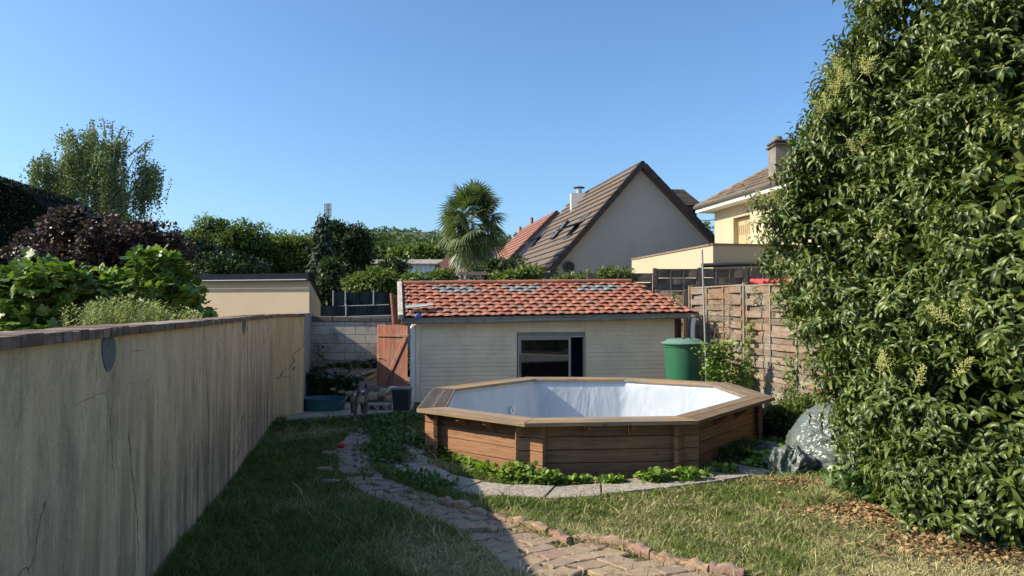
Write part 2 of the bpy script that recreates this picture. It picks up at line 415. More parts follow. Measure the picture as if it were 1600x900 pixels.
# ------------------------------------------------------------------ crazy paver path
def mid_path(rows):
    res = []
    L = np.array(PL); R = np.array(PR)
    M = (L+R)/2; s = np.concatenate([[0], np.cumsum(np.hypot(*np.diff(M, axis=0).T))])
    u = np.arange(0, s[-1], rows)
    g = lambda A: np.stack([np.interp(u, s, A[:, 0]), np.interp(u, s, A[:, 1])], 1)
    return g(L), g(R), u
gl, gr, uu = mid_path(.165)
def jit(x, y, a, seed):
    return (x+(float(vnoise(np.array([x*5.1]), np.array([y*5.3]), seed)[0])-.5)*a, y+(float(vnoise(np.array([x*5.7+9]), np.array([y*4.9]), seed+1)[0])-.5)*a)
mb = MB()
for r in range(len(gl)-1):
    wdt = math.hypot(*(gr[r]-gl[r])); nc = max(2, int(round(wdt/.21)))
    off = (r % 2)*.5
    for c in range(-1, nc+1):
        a0 = (c+off)/nc; a1 = (c+1+off)/nc
        if a0 > .98 or a1 < .03: continue
        if random.random() < .05: continue
        a0 = max(-.02, a0); a1 = min(1.02, a1); am = (a0+a1)/2
        pt = lambda rr, a: gl[rr]*(1-a)+gr[rr]*a
        base = [pt(r, a0), pt(r, am)+(pt(r+1, am)-pt(r, am))*.14, pt(r, a1), pt(r, a1)*.5+pt(r+1, a1)*.5+(pt(r, a1)-pt(r, a0))*.10*(1 if c % 2 else -1),
                pt(r+1, a1), pt(r+1, am)+(pt(r+1, am)-pt(r, am))*.14, pt(r+1, a0), pt(r, a0)*.5+pt(r+1, a0)*.5+(pt(r, a1)-pt(r, a0))*.10*(1 if c % 2 else -1)]
        base = [jit(*p, .07, 5) for p in base]
        cx = sum(p[0] for p in base)/8; cy = sum(p[1] for p in base)/8; zz = .012+random.uniform(-.006, .008); tx, ty = random.uniform(-.03, .03), random.uniform(-.03, .03)
        def ring(k, dz): return [(cx+(p[0]-cx)*k, cy+(p[1]-cy)*k, zz+dz+(p[0]-cx)*k*tx+(p[1]-cy)*k*ty) for p in base]
        A = ring(.95, -.05); B = ring(.95, -.008); C = ring(.86, 0.0)
        o = len(mb.v); mb.v += A+B+C
        for q in range(8):
            q2 = (q+1) % 8; mb.f += [(o+q, o+q2, o+8+q2, o+8+q), (o+8+q, o+8+q2, o+16+q2, o+16+q)]
        mb.f.append(tuple(o+16+q for q in range(8)))
m, t, b = nodes_mat('paver'); v = coords(t)
col = ramp(t, [(0, (.33,.205,.15)), (.3, (.40,.28,.19)), (.55, (.36,.26,.185)), (.8, (.45,.32,.20)), (1, (.30,.215,.16))], island(t))
col = mix(t, ramp(t, [(.42, (0,0,0)), (.7, (.7,.7,.7))], tnoise(t, v, 9, 6, .7)), col, (.20,.16,.11))
t.links.new(mix(t, .6, col, ramp(t, [(.3, (.55,.55,.55)), (.7, (1.1,1.1,1.1))], tnoise(t, v, 70, 5, .7)), 'MULTIPLY'), b.inputs['Base Color'])
b.inputs['Roughness'].default_value = .9; bump(t, b, tnoise(t, v, 45, 6, .7), .6, .01)
mb.build('path', m, structure=True)

# ------------------------------------------------------------------ exposed aggregate slabs round the pool
m, t, b = nodes_mat('aggregate'); v = coords(t)
vo = t.nodes.new('ShaderNodeTexVoronoi'); vo.inputs['Scale'].default_value = 75; t.links.new(v, vo.inputs['Vector'])
pc = t.nodes.new('ShaderNodeSeparateColor'); t.links.new(vo.outputs['Color'], pc.inputs[0])
col = ramp(t, [(0, (.16,.13,.11)), (.4, (.33,.28,.23)), (.8, (.50,.44,.37)), (1, (.62,.56,.48))], pc.outputs[0])
col = mix(t, .75, col, ramp(t, [(.3, (.6,.58,.55)), (.7, (1,1,1))], tnoise(t, v, 3, 6, .7)), 'MULTIPLY')
t.links.new(col, b.inputs['Base Color']); b.inputs['Roughness'].default_value = .9
bump(t, b, vo.outputs['Distance'], .5, .008); AGG = m
mb = MB()
o_ = np.array(SL_O); i_ = np.array(SL_I)
for k in range(len(o_)-1):
    for h in range(1):
        f = lambda A, q: A[k]*(1-q)+A[k+1]*q
        q0, q1 = (0, 1)
        ps = [f(o_, q0), f(o_, q1), f(i_, q1), f(i_, q0)]; c = sum(ps)/4; z = .022+random.uniform(-.006, .008)
        lo = [(*(c+(p-c)*.97), -.05) for p in ps]; hi = [(*(c+(p-c)*.97), z+random.uniform(-.004, .004)) for p in ps]
        mb.hexa(lo+hi)
mb.build('paving_slabs', AGG, structure=True, bevel=.006)

# ------------------------------------------------------------------ rear patio (low concrete step) and strip in front of it
CONC = plain('old_concrete', (.40,.33,.25), .9, .3, 4, .5, 45, dirt=(.20,.16,.11), dirt_scale=3)
mb = MB()
a, b_, c, d = G(436,666.5,.03), G(640,650,.03), Vector((-1.9,13.95,0)), Vector((-4.05,13.95,0))
n = 14; 
for k in range(n):
    p0 = a.lerp(b_, k/n); p1 = a.lerp(b_, (k+1)/n); q0 = d.lerp(c, k/n); q1 = d.lerp(c, (k+1)/n)
    jz = .06
    wob = lambda p: Vector((p.x, p.y+.05*(mnoise.noise(p*2.3)), 0))
    # slab set back from the strip edge
    s0 = wob(p0.lerp(q0, .22)); s1 = wob(p1.lerp(q1, .22))
    mb.hexa([(s0.x,s0.y,-.05),(s1.x,s1.y,-.05),(q1.x,q1.y,-.05),(q0.x,q0.y,-.05),(s0.x,s0.y,jz),(s1.x,s1.y,jz),(q1.x,q1.y,jz),(q0.x,q0.y,jz)])
mb.build('patio', CONC, structure=True)
mb = MB()
for k in range(7):
    p0 = a.lerp(b_, (k+.03)/7); p1 = a.lerp(b_, (k+.97)/7); q0 = d.lerp(c, (k+.03)/7); q1 = d.lerp(c, (k+.97)/7)
    s0 = p0.lerp(q0, .13+random.uniform(0, .03)); s1 = p1.lerp(q1, .13+random.uniform(0, .03)); z = .02+random.uniform(-.004, .006)
    mb.hexa([(p0.x,p0.y,-.05),(p1.x,p1.y,-.05),(s1.x,s1.y,-.05),(s0.x,s0.y,-.05),(p0.x,p0.y,z),(p1.x,p1.y,z),(s1.x,s1.y,z),(s0.x,s0.y,z)])
mb.build('patio_edge', CONC, structure=True, bevel=.01)

# =================================================================== LEFT GARDEN WALL
m, t, b = nodes_mat('stained_render'); 
vs = coords(t, (3.6,3.6,.30)); st = tnoise(t, vs, 1.6, 7, .72, .3); v = coords(t)
base = ramp(t, [(.3, (.74,.53,.30)), (.7, (.87,.66,.40))], tnoise(t, v, 2.2, 6, .65))
sep = t.nodes.new('ShaderNodeSeparateXYZ'); t.links.new(v, sep.inputs[0])
# grime: strongest in the lower middle of the wall, glow of light on its far end painted as cleaner, brighter ochre
hz = ramp(t, [(0, (.9,)*3), (.25, (1,)*3), (.55, (.75,)*3), (.85, (.32,)*3), (1, (.12,)*3)], math_n(t, 'DIVIDE', sep.outputs['Z'], 1.75))
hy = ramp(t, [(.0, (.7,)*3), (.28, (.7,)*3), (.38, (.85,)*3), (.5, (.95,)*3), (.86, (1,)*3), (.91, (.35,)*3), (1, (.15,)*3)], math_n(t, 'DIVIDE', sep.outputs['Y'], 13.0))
gr = math_n(t, 'MULTIPLY', math_n(t, 'MULTIPLY', hz, hy), math_n(t, 'MULTIPLY', ramp(t, [(.38, (0,0,0)), (.60, (1,1,1))], st), ramp(t, [(.32, (.4,)*3), (.58, (1,)*3)], tnoise(t, coords(t, (1,1,.7)), 1.1, 5, .6))), True)
col = mix(t, gr, base, (.10,.082,.068))
col = mix(t, ramp(t, [(.48, (0,0,0)), (.66, (.75,)*3)], tnoise(t, coords(t, (1.3,1.3,.45)), 2.6, 8, .78)), col, (.27,.21,.15))
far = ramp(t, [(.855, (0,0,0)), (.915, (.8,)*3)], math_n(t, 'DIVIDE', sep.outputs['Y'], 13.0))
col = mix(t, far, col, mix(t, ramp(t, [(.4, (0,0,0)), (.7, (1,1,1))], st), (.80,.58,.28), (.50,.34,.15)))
# rusty lichen near the top, hairline cracks
vc = t.nodes.new('ShaderNodeTexVoronoi'); vc.feature = 'DISTANCE_TO_EDGE'; vc.inputs['Scale'].default_value = .8
nv = t.nodes.new('ShaderNodeTexNoise'); nv.inputs['Scale'].default_value = 3; nv.inputs['Detail'].default_value = 5; t.links.new(v, nv.inputs['Vector'])
ma = t.nodes.new('ShaderNodeVectorMath'); ma.operation = 'MULTIPLY_ADD'; ma.inputs[1].default_value = (.5,.5,.5); t.links.new(nv.outputs['Color'], ma.inputs[0]); t.links.new(v, ma.inputs[2])
t.links.new(ma.outputs[0], vc.inputs['Vector'])
cr = math_n(t, 'MULTIPLY', ramp(t, [(.0, (1,1,1)), (.008, (0,0,0))], vc.outputs['Distance']), ramp(t, [(.5, (0,0,0)), (.56, (1,1,1))], tnoise(t, v, .9, 2)))
col = mix(t, cr, col, (.05,.035,.03))
t.links.new(mix(t, .8, col, ramp(t, [(.3, (.72,)*3), (.7, (1.1,)*3)], tnoise(t, v, 38, 6, .75)), 'MULTIPLY'), b.inputs['Base Color'])
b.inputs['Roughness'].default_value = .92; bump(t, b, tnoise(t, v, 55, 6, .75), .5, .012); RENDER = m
GREYR = plain('grey_render', (.26,.25,.24), .9, .2, 5, .5, 40)
wall = thing('garden_wall', 'long stained rendered boundary wall with a brick coping, left of the lawn', 'wall', (WALL[0].x, WALL[0].y, 0))
def wall_top(y): return W(100, 527, 3.6).z + (1.765-1.80)*np.clip((y-3)/10, 0, 1)
HW = 1.735
def offs(line, d):
    out = []
    for k, p in enumerate(line):
        a = line[max(0, k-1)]; c = line[min(len(line)-1, k+1)]; dd = (c-a).normalized(); nrm = Vector((dd.y, -dd.x, 0)); out.append(p+nrm*d)
    return out
inner = WALL; outer = offs(WALL, -.2)
mb = MB(); n = len(WALL); 
fine = []
for k in range(n-1):
    L = (WALL[k+1]-WALL[k]).length; q = max(1, int(L/.5))
    for j in range(q): fine.append(WALL[k].lerp(WALL[k+1], j/q))
fine.append(WALL[-1]); fo = offs(fine, -.2)
vs_ = []; 
for k in range(len(fine)):
    vs_ += [(fine[k].x, fine[k].y, -.3), (fine[k].x, fine[k].y, HW), (fo[k].x, fo[k].y, HW), (fo[k].x, fo[k].y, -.3)]
fs = []
for k in range(len(fine)-1):
    for j in range(4): fs.append((k*4+j, (k+1)*4+j, (k+1)*4+(j+1) % 4, k*4+(j+1) % 4))
fs += [(0,1,2,3), tuple(len(vs_)-4+j for j in (3,2,1,0))]
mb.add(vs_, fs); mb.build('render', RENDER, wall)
# coping of bricks on edge
mb = MB(); acc = 0; tot = sum((WALL[k+1]-WALL[k]).length for k in range(n-1))
def along(s):
    for k in range(n-1):
        L = (WALL[k+1]-WALL[k]).length
        if s <= L or k == n-2:
            d = (WALL[k+1]-WALL[k]).normalized(); return WALL[k]+d*s, d
        s -= L
s = 0
while s < tot-.02:
    L = random.choice([.105, .105, .11, .21, .1]); L = min(L, tot-s); p, d = along(s+L/2); nr = Vector((d.y, -d.x, 0))
    j = random.uniform(-.006, .006); tz = random.uniform(-.006, .005)
    mb.obox(p+Vector((0,0,HW)), d, nr, Vector((0,0,1)), -L/2+.003, L/2-.003, -.245, .045+j, .001, .052+tz); s += L
CAPM = plain('coping_brick', (.24,.135,.085), .85, .3, 5, .6, 50, isl=.55, dirt=(.34,.28,.23), dirt_scale=6)
mb.build('coping', CAPM, wall, bevel=.004)
mb = MB(); p, d = along(0)
s = 0
mb = MB(); s0 = 0
for k in range(n-1):
    a = WALL[k]; c = WALL[k+1]; d = (c-a).normalized(); nr = Vector((d.y, -d.x, 0)); mb.obox(a+Vector((0,0,HW)), d, nr, Vector((0,0,1)), 0, (c-a).length, -.23, .03, .0015, .05)
mb.build('mortar_bed', plain('mortar', (.24,.21,.18), .95, .2, 8), wall)
def wall_pt(px, py, off=.0):
    """point of the wall face under a pixel"""
    d = ray(px, py); o = Vector((0,0,H)); nr = Vector((wd.y, -wd.x, 0)); k = (WA-o).dot(nr)/d.dot(nr); return o+d*k+nr*off
def patch(pxs, name, mat, off=.004, th=.006):
    nr = Vector((wd.y, -wd.x, 0)); pts = [wall_pt(x, y, .0) for x, y in pxs]
    MB().prism([p-nr*.01 for p in pts], nr*(.01+th)).build(name, mat, wall)
patch([(163,525),(168,522),(173,524),(178,532),(180,545),(179,558),(176,570),(172,578),(168,581),(164,577),(161,567),(159,555),(158,542),(159,532)], 'mortar_patch', plain('fresh_mortar', (.17,.17,.165), .9, .25, 20, .8, 60))
patch([(379,503),(382,501),(384,505),(383,515),(381,524),(379,518),(378,509)], 'mortar_patch', MC['fresh_mortar'])
CRK = plain('crack_dark', (.035,.028,.022), 1, .2)
def crack(pts, w_=.006):
    out = []
    for k in range(len(pts)-1):
        (x0, y0), (x1, y1) = pts[k], pts[k+1]; q = max(2, int(math.hypot(x1-x0, y1-y0)/7))
        for j in range(q): out.append((x0+(x1-x0)*j/q+random.uniform(-1, 1), y0+(y1-y0)*j/q+random.uniform(-1, 1)))
    out.append(pts[-1]); P3 = [wall_pt(x, y, -.001) for x, y in out]
    rs = [w_*.33*random.uniform(.4, 1.2) for _ in P3]; rs[0] = rs[-1] = .001
    mb = MB(); mb.tube(P3, rs, 4); return mb.build('crack', CRK, wall)
crack([(167,607),(175,700),(180,790),(184,860),(186,905)], .008); crack([(152,560),(150,600),(152,617)], .006)
crack([(110,636),(152,617),(172,611)], .007); crack([(205,548),(222,547),(238,543)], .012); crack([(216,515),(217,545)], .006)
crack([(200,660),(203,710),(208,760),(214,800),(217,880)], .012); crack([(241,535),(244,590),(248,650)], .007)
crack([(225,610),(228,595),(240,590)], .006); crack([(318,510),(322,560),(325,640),(328,730)], .010); crack([(384,522),(402,519),(420,518)], .010)
crack([(258,640),(262,700),(268,780)], .006)
# low grey return of the neighbour's wall
ret = MB(); R0 = Vector((WALL[-1].x-.02, WALL[-1].y+.02, 0)); R1 = Vector((-4.85, 17.2, 0)); d = (R1-R0).normalized(); nr = Vector((d.y,-d.x,0))
ret.obox(R0, d, nr, Vector((0,0,1)), 0, (R1-R0).length, -.2, .0, -.2, 1.78)
o = ret.build('side_wall', GREYR); tag(o, 'short plain grey wall that runs on behind the end of the brick-topped wall', 'wall')

# ------------------------------------------------------------------ rear block wall
m, t, b = nodes_mat('block_wall'); v = coords(t)
br = t.nodes.new('ShaderNodeTexBrick'); br.inputs['Scale'].default_value = 1; br.inputs['Brick Width'].default_value = .5; br.inputs['Row Height'].default_value = .21
br.inputs['Mortar Size'].default_value = .006; br.inputs['Color1'].default_value = (.66,.58,.46,1); br.inputs['Color2'].default_value = (.54,.48,.39,1); br.inputs['Mortar'].default_value = (.12,.10,.08,1)
sw = t.nodes.new('ShaderNodeSeparateXYZ'); t.links.new(v, sw.inputs[0]); cb = t.nodes.new('ShaderNodeCombineXYZ'); t.links.new(sw.outputs[0], cb.inputs[0]); t.links.new(sw.outputs[2], cb.inputs[1])
nd = tnoise(t, v, 5, 4); ad = t.nodes.new('ShaderNodeVectorMath'); ad.operation = 'ADD'; cc_ = t.nodes.new('ShaderNodeCombineXYZ'); t.links.new(math_n(t, 'MULTIPLY', nd, .035), cc_.inputs[1]); t.links.new(cb.outputs[0], ad.inputs[0]); t.links.new(cc_.outputs[0], ad.inputs[1])
t.links.new(ad.outputs[0], br.inputs['Vector'])
col = mix(t, ramp(t, [(.5, (0,0,0)), (.66, (.8,)*3)], tnoise(t, v, 2.2, 8, .8)), br.outputs['Color'], (.22,.18,.14))
col = mix(t, ramp(t, [(.55, (0,0,0)), (.7, (.7,)*3)], tnoise(t, v, 5, 8, .8)), col, (.55,.50,.42))
t.links.new(col, b.inputs['Base Color']); b.inputs['Roughness'].default_value = .95; bump(t, b, tnoise(t, v, 30, 6, .75), .7, .02); BLOCK = m
bw = thing('block_wall', 'crumbling pale concrete block wall behind the ivy bank', 'wall', (-3.3, 17.1, 0))
zt = W(560, 503, 17).z
MB().box(-4.8, 17.0, 0, -1.6, 17.2, zt).build('blockwork', BLOCK, bw)
mb = MB(); x = -4.8
while x < -1.65:
    L = random.uniform(.42, .52); mb.box(x+.006, 16.98, zt+.001, min(x+L, -1.62)-.006, 17.21, zt+.13+random.uniform(-.02, .01)); x += L
mb.build('top_course', plain('mossy_block', (.14,.125,.105), .95, .4, 6, .8, 30, dirt=(.06,.06,.04), dirt_scale=6), bw, bevel=.015)

# raised bank with stone edging, ivy on top
mb = MB(); nx_, ny_ = 26, 14; V = []; F = []
for j in range(ny_):
    for k in range(nx_):
        u = k/(nx_-1); v_ = j/(ny_-1); x = -4.5+u*2.45; y = 13.9+v_*3.05
        z = -.05 if j == 0 else .30+.22*v_+.07*mnoise.noise(Vector((x*2, y*2, 0)))+.15*(1-u)*v_
        V.append((x, y, z))
for j in range(ny_-1):
    for k in range(nx_-1): a = j*nx_+k; F.append((a, a+1, a+nx_+1, a+nx_))
np_mesh('bank', np.array(V), np.array(F), plain('bank_soil', (.16,.12,.08), .95, .4, 6, .9, 30), structure=True, smooth=True)
STONE = plain('ochre_stone', (.50,.38,.22), .95, .3, 4, .9, 18, isl=.35, dirt=(.20,.16,.11), dirt_scale=5)
def rock(c, r, seed, sq=1):
    me = MB(); n = 12; m_ = 8; vs = []
    for j in range(m_+1):
        th = math.pi*j/m_
        for k in range(n):
            ph = 2*math.pi*k/n; d = Vector((math.sin(th)*math.cos(ph), math.sin(th)*math.sin(ph), math.cos(th)))
            d2 = Vector([math.copysign(abs(q)**.6, q) for q in d]); s_ = 1+.35*mnoise.noise(d*1.6+Vector((seed*7.1, seed*3.3, 0)))+.12*mnoise.noise(d*5+Vector((seed, 0, 0)))
            vs.append((c[0]+d2.x*r[0]*s_, c[1]+d2.y*r[1]*s_, c[2]+d2.z*r[2]*s_))
    fs = [(j*n+k, (j+1)*n+k, (j+1)*n+(k+1) % n, j*n+(k+1) % n) for j in range(m_) for k in range(n)]
    return me.add(vs, fs)
rs_px = [(546,614,.13,.09), (566,626,.20,.16), (583,618,.16,.13), (597,612,.13,.12), (606,622,.11,.10), (533,611,.10,.06), (520,607,.09,.05)]
rl = ['largest ochre rubble stone just behind the dog', 'ochre rubble stone lying left of the dog', ]
rdesc = ['ochre rubble stone at the left shoulder of the dog', 'large ochre rubble stone right behind the dog', 'ochre rubble stone just right of the large one behind the dog', 'upper ochre rubble stone between dog and red gate', 'ochre rubble stone nearest the foot of the red gate', 'small ochre stone above the right end of the dog basket', 'flat ochre stone above the middle of the dog basket']
for k, (px, py, rx, rz) in enumerate(rs_px):
    p = W(px, py, 13.75); o = rock(p+Vector((0, .08, -.02)), (rx*.72, .10, rz*.62), k).build('stone', STONE, smooth=True, autosmooth=50)
    tag(o, rdesc[k], 'stone', 'rubble stones edging the ivy bank')
# =================================================================== POOL
PW = plain('x', (.3,.3,.3))
def pin(k, d, z=0):
    """corner k moved inward by d"""
    p = POOL[k % 8]; a = POOL[(k-1) % 8]; c = POOL[(k+1) % 8]
    e1 = Vector((p.x-a.x, p.y-a.y, 0)).normalized(); e2 = Vector((c.x-p.x, c.y-p.y, 0)).normalized()
    n1 = Vector((-e1.y, e1.x, 0)); n2 = Vector((-e2.y, e2.x, 0)); bis = (n1+n2); 
    return Vector((p.x, p.y, z))+bis*(d/(1+n1.dot(n2)))
pool = thing('swimming_pool', 'empty octagonal wooden garden pool with pale blue liner and plank rim', 'pool', (PC.x, PC.y, 0))
RIMW = .36
def frame_of(k, d):
    a = pin(k, d); c = pin(k+1, d); e = (c-a); L = e.length; e.normalize(); return a, c, e, Vector((-e.y, e.x, 0)), L
def pool_wood(k):
    ang = 0
    return None
def grain_mat(name, base, grey, ang, dark=.5, gs=9):
    """wood with grain along a horizontal direction"""
    m, t, b = nodes_mat(name); tc = t.nodes.new('ShaderNodeTexCoord'); mp = t.nodes.new('ShaderNodeMapping'); mp.vector_type = 'POINT'
    mp.inputs['Rotation'].default_value = (0, 0, -ang); t.links.new(tc.outputs['Object'], mp.inputs[0])
    mp2 = t.nodes.new('ShaderNodeMapping'); mp2.inputs['Scale'].default_value = (gs*.3, gs*6, gs*6); t.links.new(mp.outputs[0], mp2.inputs[0])
    n = tnoise(t, mp2.outputs[0], 1.0, 6, .62, .7)
    col = ramp(t, [(.25, mul(base, dark)), (.5, base), (.8, mul(base, 1.4))], n)
    k = tnoise(t, tc.outputs['Object'], 1.3, 6, .7)
    if grey: col = mix(t, ramp(t, [(.42, (0,0,0)), (.60, (.85,)*3)], k), col, ramp(t, [(.3, mul(grey, .55)), (.7, mul(grey, 1.25))], n))
    mp3 = t.nodes.new('ShaderNodeMapping'); mp3.inputs['Scale'].default_value = (3, 9, 9); t.links.new(mp.outputs[0], mp3.inputs[0])
    kn = t.nodes.new('ShaderNodeTexVoronoi'); t.links.new(mp3.outputs[0], kn.inputs['Vector']); kn.inputs['Scale'].default_value = 1
    col = mix(t, ramp(t, [(.06, (.8,)*3), (.12, (0,0,0))], kn.outputs['Distance']), col, mul(base, .22))
    col = mix(t, 1.0, col, ramp(t, [(0, (.68,)*3), (1, (1.05,)*3)], island(t)), 'MULTIPLY')
    t.links.new(col, b.inputs['Base Color']); b.inputs['Roughness'].default_value = .8; b.inputs['Specular IOR Level'].default_value = .2
    bump(t, b, n, .5, .006); return m
UP = Vector((0, 0, 1))
for k in range(8):
    a, c, e, n, L = frame_of(k, .0); ang = math.atan2(e.y, e.x)
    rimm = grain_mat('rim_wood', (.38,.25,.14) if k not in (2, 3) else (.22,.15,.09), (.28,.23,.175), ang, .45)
    wallm = grain_mat('panel_wood', (.33,.175,.095), (.25,.155,.10) if k % 2 else None, ang, .5)
    # rim boards (two per side, mitred)
    mb = MB()
    for j in range(2):
        d0 = j*(RIMW/2)+.003*j; d1 = (j+1)*RIMW/2-.004
        P0 = pin(k, d0); P1 = pin(k+1, d0); Q1 = pin(k+1, d1); Q0 = pin(k, d1); g = e*.003; zb = RIM-.045; zt_ = RIM+random.uniform(-.002, .002)
        sag = 8
        for q in range(1):
            lo = [P0+g, P1-g, Q1-g, Q0+g]
            mb.hexa([(p.x, p.y, zb) for p in lo]+[(p.x, p.y, zt_) for p in lo])
        if k == 7:   # grooved decking boards on this side
            for gq in range(9):
                f0 = d0+.012+(d1-d0-.024)*(gq/9.0); f1 = f0+(d1-d0-.024)/18
                A = pin(k, f0); B = pin(k+1, f0); C_ = pin(k+1, f1); D_ = pin(k, f1)
                lo = [A+g*5, B-g*5, C_-g*5, D_+g*5]; mb.hexa([(p.x, p.y, zt_+.0005) for p in lo]+[(p.x, p.y, zt_+.006) for p in lo])
    if k == 7: rimm = grain_mat('decking_wood', (.24,.17,.12), (.26,.23,.20), ang, .5)
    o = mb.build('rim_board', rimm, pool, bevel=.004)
    if k == 7: o['label'] = 'grooved grey-brown decking boards of the pool rim'
    # wall: four planks, run past the corner log-cabin fashion
    a, c, e, n, L = frame_of(k, .215); nb = 4; h = (RIM-.05)/nb; mb = MB()
    for j in range(nb):
        w_ = random.uniform(-.003, .003)
        z0 = -.02 if j == 0 else j*h+(.0 if k % 2 else 0)+.003
        ext = .17
        mb.obox(Vector((a.x, a.y, 0)), e, n, UP, -ext, L+ext*1.0, w_+(0.0 if k % 2 else .0), .055+w_, z0+(.0015 if k % 2 else 0), (j+1)*h-.003)
    mb.build('wall_panel', wallm, pool, bevel=.006)
    # dark corner batten inside the cross
    mb = MB(); p = pin(k, .285); mb.obox(Vector((p.x, p.y, 0)), e, n, UP, -.035, .035, -.035, .035, 0, RIM-.05); mb.build('corner_post', plain('post_dark_wood', (.13,.09,.06), .85, .3, 6), pool)
    # brackets under the rim
    for q in (.36, .64):
        pos = a+e*(L*q); mb = MB(); z1 = RIM-.048
        prof = [(0, z1), (.17, z1), (.17, z1-.045), (.13, z1-.06), (0, z1-.15)]
        mb.prism([Vector((pos.x, pos.y, 0))-e*.022-n*(d_)+UP*z_ for d_, z_ in prof], e*.044)
        mb.build('bracket', wallm, pool, bevel=.003)
# liner: one skin of walls curving into the floor, soft folds
V = []; F = []; NS = 16; prof = [(.315, RIM-.052), (.33, RIM-.06), (.335, RIM-.12), (.335, .40), (.335, .20), (.335, .0), (.34, -.30), (.345, -.55), (.38, -.72), (.55, -.80), (1.4, -.81)]
ringn = 8*NS
for j, (d, z) in enumerate(prof):
    for k in range(8):
        for q in range(NS):
            P = pin(k, d).lerp(pin(k+1, d), q/NS)
            u = k*NS+q; f = 0
            if 2 < j < 8:
                f = .018*mnoise.noise(Vector((u*.13+j*.2, j*.22, 3)))+.010*mnoise.noise(Vector((u*.3-j*.3, j*.5, 0)))
            cdir = (Vector((PC.x, PC.y, 0))-P).normalized()
            V.append((P.x+cdir.x*f, P.y+cdir.y*f, z+(.008*mnoise.noise(Vector((u*.3, j, 0))) if j > 6 else 0)))
V.append((PC.x, PC.y, -.81))
for j in range(len(prof)-1):
    for k in range(ringn): F.append((j*ringn+k, j*ringn+(k+1) % ringn, (j+1)*ringn+(k+1) % ringn, (j+1)*ringn+k))
o_l = (len(prof)-1)*ringn
mb = MB(); mb.v = V; mb.f = F+[(o_l+k, o_l+(k+1) % ringn, len(V)-1) for k in range(ringn)]
m, t, b = nodes_mat('liner'); v = coords(t); n_ = tnoise(t, coords(t, (1,1,.5)), 2.3, 6, .6, 1.2)
t.links.new(ramp(t, [(.3, (.46,.50,.55)), (.65, (.55,.59,.635))], n_), b.inputs['Base Color']); b.inputs['Roughness'].default_value = .42
vo = t.nodes.new('ShaderNodeTexNoise'); vo.inputs['Scale'].default_value = 2.0; vo.inputs['Detail'].default_value = 2; vo.inputs['Distortion'].default_value = 2.5; t.links.new(coords(t, (1,1,.45)), vo.inputs['Vector'])
bump(t, b, vo.outputs['Fac'], .30, .06)
mb.build('liner', m, pool, smooth=True, autosmooth=75)
WHITEP = plain('white_plastic', (.75,.75,.73), .4, .06, 3, .05)
mb = MB()
for k in range(8):
    a, c, e, n, L = frame_of(k, .31); mb.obox(Vector((a.x, a.y, 0)), e, n, UP, .0, L, 0, .02, RIM-.075, RIM-.0505)
mb.build('liner_track', WHITEP, pool)
# return-jet fitting on the far left inner wall
a, c, e, n, L = frame_of(6, .34)
# find point of wall 6-7/7-0 seen at pixel (800,641)
best = None
for kk in (6, 7):
    a, c, e, n, L = frame_of(kk, .36); d = ray(800.5, 641); tt = ((a-Vector((0,0,H))).dot(n))/d.dot(n); p = Vector((0,0,H))+d*tt; s_ = (p-a).dot(e)
    if 0 < s_ < L: best = (p, n, e)
if best:
    p, n, e = best; mb = MB()
    def ringm(mb, r0, r1, off, th):
        N = 24
        vv = []
        for rr, oo in ((r0, off), (r0, off+th), (r1, off+th), (r1, off)):
            for j in range(N):
                q = 2*math.pi*j/N; vv.append(p+e*math.cos(q)*rr+UP*math.sin(q)*rr+n*oo)
        mb.add(vv, [(i*N+j, i*N+(j+1) % N, ((i+1) % 4)*N+(j+1) % N, ((i+1) % 4)*N+j) for i in range(4) for j in range(N)])
    ringm(mb, .03, .062, -.02, .04); ringm(mb, .0, .014, -.02, .045)
    jt = mb.build('return_jet', WHITEP, pool, smooth=True)
    mb = MB(); ringm(mb, .0, .031, -.02, .028); mb.build('jet_hole', plain('dark_hole', (.12,.13,.14), .6), jt)

# =================================================================== SHED
shed = thing('shed', 'low white clapboard garden shed with red tiled roof behind the pool', 'shed', (0.5, 15, 0))
FLx = W(650, 560, 14.05).x; S0 = Vector((FLx, 14.05, 0)); SE = Vector((.985, .17, 0)).normalized(); SN = Vector((-SE.y, SE.x, 0))  # SN points back
def on_face(px, py, off=0):
    d = ray(px, py); o = Vector((0,0,H)); k = (S0-SN*off-o).dot(SN)/d.dot(SN); p = o+d*k; return (p-S0).dot(SE), p.z
SR = on_face(1054, 530)[0]
zE_l = on_face(660, 506)[1]; zE_r = on_face(1050, 500)[1]
wx0, wz1 = on_face(811, 527.5); wx1, wz1b = on_face(912, 524.5)
SID = plain('white_siding', (.86,.72,.51), .6, .07, 2, .15, 60, isl=.06, dirt=(.70,.57,.40), dirt_scale=2.5, stretch=(1,1,.6))
mb = MB(); ph = .086
def lapboard(x0, x1, z0, z1a, z1b=None):
    z1b = z1a if z1b is None else z1b
    P = lambda x, off, z: S0+SE*x-SN*off+UP*z
    mb.add([P(x0,.014,z0),P(x1,.014,z0),P(x1,.004,z1b),P(x0,.004,z1a),P(x0,-.01,z0),P(x1,-.01,z0),P(x1,-.01,z1b),P(x0,-.01,z1a)],
           [(0,1,2,3),(4,7,6,5),(0,4,5,1),(3,2,6,7),(0,3,7,4),(1,5,6,2)])
zz = .02
